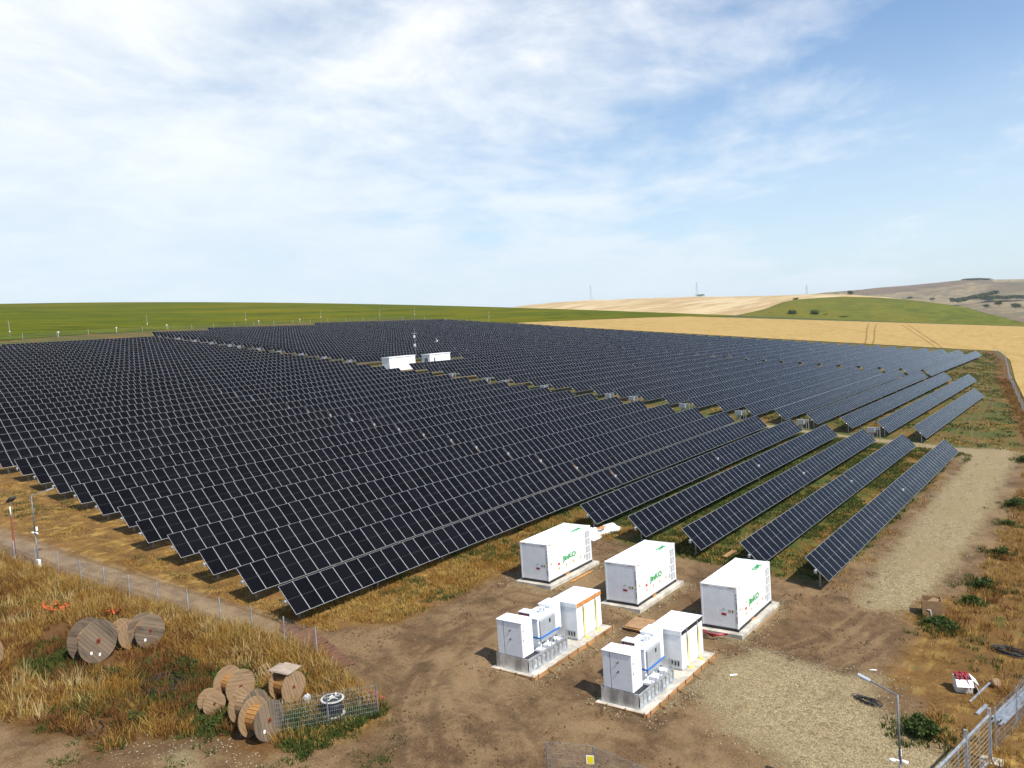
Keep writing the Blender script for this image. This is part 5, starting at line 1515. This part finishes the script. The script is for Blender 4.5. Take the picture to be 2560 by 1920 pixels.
p = scatter(6500, -84, -31, 13, 31, lambda x, y: left_ok(x, y) & (dens(x, y, 2.2, 44, .02) | ((fence_y(x) - y < 3) & dens(x, y, 1.6, 45, -.05))))
blades('rusty_grass', 'rusty brown dry weeds on the slope at the left', 'dry weeds', p, .40 + .45 * rng.random(len(p)), 16, .28, .032, .7, m_rustg)
p = scatter(7500, -60, -30, 15, 31, lambda x, y: left_ok(x, y) & ((dens(x, y, 3.1, 47, .16)) | (lush(x, y) & dens(x, y, 1.5, 48, -.16)) | (np.hypot((x + 36.5), y - 22.6) < 1.5)))
blades('green_weeds', 'green weeds growing round the cable drums', 'weeds', p, .22 + .28 * rng.random(len(p)), 16, .26, .045, 1.0, m_greeng)
# right side
def right_ok(x, y): return (x > np.interp(y, [30, 44, 58, 64, 85, 105, 125, 160, 230], [-7, -8.7, -10.8, -9.9, -9.7, -9.9, -10.6, -15, -26])) & (x < np.interp(y, [30, 44, 60, 90, 125, 160, 230], [2, 3, 2, 0, -6.5, -13.2, -22.4])) & (sdf(GRAVEL, x, y) < .1)
p = scatter(14000, -27, 3, 36, 210, lambda x, y: right_ok(x, y) & dens(x, y, 2.4, 50, -.14))
blades('straw_grass', 'straw yellow dry grass along the right fence', 'dry grass', p, .22 + .30 * rng.random(len(p)), 14, .32, .035, .85, m_straw)
p = scatter(7000, -27, 3, 38, 230, lambda x, y: right_ok(x, y) & (dens(x, y, 2.6, 53, .06) | (y > 118)))
blades('rusty_grass', 'rusty brown dry weeds along the right fence', 'dry weeds', p, .25 + .45 * rng.random(len(p)), 14, .32, .040, .8, m_rustg)
p = scatter(3000, -27, -2.5, 44, 210, lambda x, y: right_ok(x, y) & dens(x, y, 2.0, 56, .17))
blades('green_weeds', 'green weeds along the right side of the road', 'weeds', p, .18 + .25 * rng.random(len(p)), 14, .30, .05, 1.0, m_greeng)
# strip between the front row and the yard, lanes between the rows
def front_ok(x, y): return (sdf(YARD, x, y) < -.1 + .9 * vnoise(x, y, 1.2, 7)) & (sdf(TRACK, x, y) < -.2)
p = scatter(5200, -46, -36, 32.5, 64, lambda x, y: front_ok(x, y) & dens(x, y, 1.7, 60, -.12))
blades('straw_grass', 'straw yellow grass between the front panel row and the containers', 'dry grass', p, .14 + .22 * rng.random(len(p)), 14, .32, .035, 1.0, m_straw)
p = scatter(3000, -46, -36, 32.5, 64, lambda x, y: front_ok(x, y) & dens(x, y, 1.9, 62, .08))
blades('green_weeds', 'green weeds between the front panel row and the containers', 'weeds', p, .14 + .2 * rng.random(len(p)), 14, .3, .045, 1.0, m_greeng)
p = scatter(17000, -44.5, -16.6, 58.5, 121, lambda x, y: (sdf(YARD, x, y) < .2) & (sdf(RSOIL, x, y) < 0) & dens(x, y, 2.2, 64, -.10) & off_pads(x, y))
blades('green_weeds', 'green weeds in the lanes between the right hand panel rows', 'weeds', p, .12 + .22 * rng.random(len(p)), 10, .34, .055, 1.0, m_greeng)
p = scatter(5000, -44.5, -16.6, 58.5, 121, lambda x, y: (sdf(YARD, x, y) < .2) & dens(x, y, 2.0, 67, .06) & off_pads(x, y))
blades('straw_grass', 'dry grass in the lanes between the right hand panel rows', 'dry grass', p, .12 + .2 * rng.random(len(p)), 10, .34, .045, 1.0, m_straw)
p = scatter(7500, -96, -43, 30.5, 48, lambda x, y: (y > np.interp(x, [-96, -46, -43], [30.5, 32.5, 33.5])) & dens(x, y, 2.3, 70, .02))
blades('straw_grass', 'short dry grass at the left ends of the panel rows', 'dry grass', p, .08 + .14 * rng.random(len(p)), 9, .36, .045, 1.2, m_straw)
p = scatter(4200, -96, -43, 30.5, 48, lambda x, y: (y > np.interp(x, [-96, -46, -43], [31, 33, 34])) & dens(x, y, 2.6, 73, .13))
blades('green_weeds', 'green weeds at the left ends of the panel rows', 'weeds', p, .08 + .14 * rng.random(len(p)), 10, .36, .05, 1.2, m_greeng)
p = scatter(500, -34.6, -31, 23.2, 29, lambda x, y: (np.hypot(x + 33, y - 26.9) > .65) & (np.hypot(x + 34, y - 23.3) > .9))
blades('green_weeds', 'green weeds behind the welded mesh panel', 'weeds', p, .15 + .25 * rng.random(len(p)), 14, .25, .045, 1.0, m_greeng)
p = scatter(260, -33.6, -30.8, 24.5, 28.6, lambda x, y: (np.hypot(x + 33, y - 26.9) > .65) & dens(x, y, 1.2, 95, .0))
blades('straw_grass', 'low yellow grass at the welded mesh panel', 'dry grass', p, .2 + .25 * rng.random(len(p)), 14, .25, .035, .9, m_straw)
p = scatter(3500, -46, -24, 14, 30, lambda x, y: (sdf(LDIRT, x, y) > -.2) & dens(x, y, 1.6, 76, .22) & off_drums(x, y))
blades('green_weeds', 'scattered green weeds on the bare soil at the lower left', 'weeds', p, .07 + .10 * rng.random(len(p)), 12, .25, .05, 1.3, m_greeng)
p = scatter(9000, -62, -8, 128, 330, lambda x, y: (x < np.interp(y, [125, 160, 193, 229, 299, 335], [-10, -15, -19.5, -24.5, -32.5, -39.5])) & (x > np.interp(y, [128, 181, 212, 330], [-60, -60, -42, -46])) & dens(x, y, 4.5, 84, -.05))
blades('green_weeds', 'green grass in the far lane beside the right fence', 'weeds', p, .15 + .2 * rng.random(len(p)), 9, .6, .12, 1.2, m_greeng)
p = scatter(5000, -62, -8, 128, 330, lambda x, y: (x < np.interp(y, [125, 160, 193, 229, 299, 335], [-9, -14, -18.5, -23.5, -31.5, -38.5])) & (x > np.interp(y, [128, 181, 212, 330], [-60, -60, -42, -46])) & dens(x, y, 4.0, 86, .10))
blades('straw_grass', 'dry grass in the far lane beside the right fence', 'dry grass', p, .15 + .2 * rng.random(len(p)), 9, .6, .11, 1.2, m_straw)
# stones
def stones(name, label, pts, smin, smax, mat):
    N = len(pts); o8 = np.array([(-1, -1, -.6), (1, -1, -.5), (1, 1, -.6), (-1, 1, -.5), (-.6, -.7, .7), (.7, -.6, .6), (.6, .7, .75), (-.7, .6, .6)])
    f6 = np.array([(0, 1, 5, 4), (1, 2, 6, 5), (2, 3, 7, 6), (3, 0, 4, 7), (4, 5, 6, 7)])
    sz = rng.uniform(smin, smax, (N, 1, 1)) * rng.uniform(.6, 1.4, (N, 1, 3))
    a = rng.uniform(0, 2 * np.pi, N); c_, s_ = np.cos(a), np.sin(a)
    V = o8[None] * sz + rng.uniform(-.25, .25, (N, 8, 3)) * sz
    X = V[..., 0] * c_[:, None] - V[..., 1] * s_[:, None]; Y = V[..., 0] * s_[:, None] + V[..., 1] * c_[:, None]
    V = np.stack([X + pts[:, 0][:, None], Y + pts[:, 1][:, None], V[..., 2] + (ground(pts[:, 0], pts[:, 1]) + .03)[:, None]], -1)
    F = (np.arange(N)[:, None, None] * 8 + f6[None]).reshape(-1, 4)
    return tag(put(name, np_mesh(name, V.reshape(-1, 3), F, mat)), label, 'gravel', kind='stuff')
m_stone = leaf_mat('limestone_chips', (.22, .18, .11), (.46, .40, .28), (.32, .26, .16))
m_clod = leaf_mat('earth_clods', (.075, .042, .020), (.20, .125, .065), (.12, .07, .035))
p = np.concatenate([scatter(7000, -21.5, -5, 29, 50, lambda x, y: sdf(GRAVEL, x, y) > -.5 - 1.2 * rng.random(len(x)) ** 3),
                    scatter(9000, -19, -9.5, 57, 131, lambda x, y: sdf(ROAD, x, y) > -.5 - .8 * rng.random(len(x)) ** 3),
                    scatter(900, -39, -31, 16, 24, lambda x, y: sdf(LGRAV, x, y) > -.8)])
p = p[off_pads(p[:, 0], p[:, 1])]
stones('gravel_stones', 'loose pale stones on the gravel road and yard', p, .012, .034, m_stone)
pp = []
for (a, b, c, d_, _) in PADS:
    q_ = scatter(900, a - 1.0, b + 1.0, c - 1.0, d_ + 1.0, lambda x, y: off_pads(x, y) & (rng.random(len(x)) < .6)); pp.append(q_)
stones('gravel_stones', 'loose pale stones round the concrete pads', np.concatenate(pp), .015, .04, m_stone)
p = scatter(9000, -40, -9, 20, 61, lambda x, y: (sdf(YARD, x, y) > 0) & off_pads(x, y) & (vnoise(x, y, 2.2, 80) + .5 * vnoise(x, y, .7, 81) > .10 + .25 * rng.random(len(x))) & (sdf(GRAVEL, x, y) < 0))
stones('earth_clods', 'brown clods of earth across the work yard', p, .02, .065, m_clod)

def bush(name, label, x, y, rx, ry, h, n, mat, leaf=.10, group=None, z=None, cat='bush'):
    z = gz(x, y) if z is None else z
    e = thing(name, label, cat, (x, y, z), (0, 0, 0), group)
    nl = max(5, int(6 + 4 * rx)); cen = np.stack([rng.uniform(-.6, .6, nl) * rx, rng.uniform(-.6, .6, nl) * ry, rng.uniform(.35, .72, nl) * h], 1); rc = rng.uniform(.28, .5, nl)
    ci = rng.integers(0, nl, n)
    v = rng.normal(size=(n, 3)); v /= np.linalg.norm(v, axis=1)[:, None]
    r_ = rng.random(n) ** .4
    c = cen[ci] + v * (r_ * rc[ci])[:, None] * np.array([rx, ry, h * .8])
    c[:, 2] = np.clip(c[:, 2], .03 * h, None)
    d1 = rng.normal(size=(n, 3)); d1 /= np.linalg.norm(d1, axis=1)[:, None]
    d2 = np.cross(d1, rng.normal(size=(n, 3))); d2 /= np.linalg.norm(d2, axis=1)[:, None]
    s_ = leaf * rng.uniform(.6, 1.4, (n, 1))
    V = np.stack([c - d1 * s_, c - d2 * s_ * .5, c + d1 * s_, c + d2 * s_ * .5], 1).reshape(-1, 3)
    put('foliage', np_mesh('foliage', V, np.arange(n * 4).reshape(n, 4), mat), e)
    b = MB()
    for k in range(min(6, nl)):
        b.cyl((0, 0, -.05 * h), tuple(cen[k]), .02 * max(1, h), 5, 0, .008 * max(1, h))
    b.build('stem', m_peg, e)
    return e
bush('weed_bush', 'dark green bush just in front of the plywood crate', -10.3, 58.6, 1.25, .75, .62, 1500, m_dkgreen, .11, 'green bushes along the right fence')
bush('weed_bush', 'dark green bush beside the lower street lamp', -8.5, 43.4, 1.0, .9, .85, 1500, m_dkgreen, .10, 'green bushes along the right fence')
for (x, y, r_, h_, lab) in ((-9.2, 68.5, .9, .7, 'green bush right of the road, just above the crate'), (-9.0, 77.5, .8, .7, 'green bush right of the road, in the middle of the dry strip'), (-9.3, 96, 1.2, .9, 'wide green bush right of the road near its upper half'), (-10.6, 121, 1.1, .9, 'green bush at the top right bend of the gravel road'), (-9.1, 64.3, .7, .5, 'low green bush between crate and dry grass'), (-9.3, 88, .6, .45, 'small green bush right of the road below the wide one')):
    bush('weed_bush', lab, x, y, r_, r_ * .9, h_, int(900 * r_), m_greeng if r_ < .85 else m_dkgreen, .10, 'green bushes along the right fence')
for (x, y, r_, h_, lab) in ((-37.0, 22.2, .9, .5, 'green weed bush at the foot of the small drum'), (-43.6, 25.0, 1.1, .6, 'green weed bush in the hollow between the drum groups'), (-40.2, 20.3, .55, .45, 'green weed bush in front of the straw at lower left'), (-45.6, 22.0, .7, .5, 'green weed bush right of the large grey drum')):
    bush('weed_bush', lab, x, y, r_, r_ * .8, h_, int(900 * r_), m_greeng, .10, 'green weed bushes by the drums')
near_b = [(-10.3, 58.6, 1.25), (-8.5, 43.4, 1.0), (-9.2, 68.5, .9), (-9.0, 77.5, .8), (-9.3, 96, 1.2), (-10.6, 121, 1.1), (-9.1, 64.3, .7), (-9.3, 88, .6), (-37.0, 22.2, .9), (-43.6, 25.0, 1.1), (-40.2, 20.3, .55), (-45.6, 22.0, .7)]
p = np.concatenate([np.array([[x, y]]) + rng.normal(0, r_ * .85, (int(60 * r_), 2)) for x, y, r_ in near_b])
blades('green_weeds', 'ragged green weeds round the feet of the bushes', 'weeds', p, .14 + .3 * rng.random(len(p)), 14, .22, .045, 1.0, m_greeng)
# far bushes and woods
FB = [(-212.2, 656.5, 16.2, 4.2, 5.0, 'larger dark bush at the foot of the green hill, left of the pair'), (-196.2, 661.5, 14.7, 4.2, 5.2, 'dark bush at the foot of the green hill, right of the pair'), (-231.1, 660.7, 18.2, 2.5, 2.2, 'low dark bush at the left foot of the green hill'), (-188.9, 663.6, 14.2, 2.4, 2.0, 'low dark bush right of the bush pair at the green hill'), (-249.3, 680.8, 19.3, 3.0, 2.6, 'dark bush at the left tip of the green hill'), (-256.5, 805.1, 29.9, 3.0, 2.4, 'dark bush on the left shoulder of the green hill'), (-173.4, 657.5, 12.2, 5.0, 1.6, 'flat dark scrub at the right foot of the green hill'), (-543.5, 1237.9, 50.4, 8, 4.5, 'dark bush beside the middle pylon'), (-351.7, 1375.8, 36.5, 5, 8, 'dark tree standing on the skyline behind the green hill'), (-139.1, 1493.5, -2.5, 8, 9, 'dark round tree at the right picture edge in the valley'), (-183.2, 1690.1, 1.5, 8, 10, 'dark round tree in the valley below the far wood'), (-178.9, 1489.3, 2.0, 7, 6, 'dark bush at the right end of the green hill'), (-300.2, 1977.3, 14.0, 8, 8, 'dark tree left of the far wood'), (-320.6, 1872.8, 18.5, 7, 6, 'small dark tree above the green hill'), (-360.2, 1865.5, 24.2, 9, 6, 'dark scrub above the middle of the green hill')]
for (x, y, z, r_, h_, lab) in FB:
    bush('round_bush', lab, x, y, r_, r_, h_, 420, m_dkgreen, max(.35, h_ * .10), 'dark bushes on the far hills', z - .2)
def wood_belt(name, label, pts, n, wd, h):
    P = np.array(pts, float); k = rng.random(n) * (len(P) - 1); i = k.astype(int); f = (k - i)[:, None]
    c = P[i] * (1 - f) + P[i + 1] * f
    c = c + np.stack([rng.normal(0, wd * .25, n), rng.normal(0, wd, n), h * (rng.random(n) ** .7)], 1)
    c[:, 2] += h * .35 * vnoise(c[:, 0], c[:, 1], 18, 5)
    d1 = rng.normal(size=(n, 3)); d1 /= np.linalg.norm(d1, axis=1)[:, None]
    d2 = np.cross(d1, rng.normal(size=(n, 3))); d2 /= np.linalg.norm(d2, axis=1)[:, None]
    s_ = 1.7 * rng.uniform(.6, 1.5, (n, 1))
    V = np.stack([c - d1 * s_, c - d2 * s_ * .7, c + d1 * s_, c + d2 * s_ * .7], 1).reshape(-1, 3)
    tag(put(name, np_mesh(name, V, np.arange(n * 4).reshape(n, 4), m_dkgreen)), label, 'wood', kind='stuff')
wood_belt('tree_belt', 'dark belt of trees slanting across the far hill', [(-309.1, 2077.1, 10), (-298.9, 2129.1, 12), (-281.7, 2181.9, 15), (-269.4, 2284.2, 20), (-258.4, 2335.8, 23)], 3800, 12, 7)
wood_belt('tree_belt', 'dark wood at the right picture edge below the far hill', [(-282.1, 2282.6, 11), (-245.0, 2286.9, 10), (-196.7, 2291.6, 7), (-120, 2300, 5)], 3800, 18, 7)
wood_belt('tree_belt', 'dark scrub along the top of the far hill', [(-467.4, 3300, 76), (-440, 3305, 76), (-417.4, 3310, 75), (-385, 3310, 71)], 1500, 12, 6)

# ------------------------------------------------------------------ air
hz = MB().box(-2600, 3000, -400, 5200, -90, 100)
m_haze = bpy.data.materials.new('thin_haze'); m_haze.use_nodes = True
q = NT(m_haze.node_tree)
pv_ = q.n('ShaderNodeVolumePrincipled', {'Color': (.86, .92, 1.0, 1), 'Density': .00006, 'Anisotropy': .2})
ho = q.n('ShaderNodeOutputMaterial'); q.t.links.new(pv_.outputs[0], ho.inputs['Volume'])
tag(hz.build('haze', m_haze), kind='stuff')
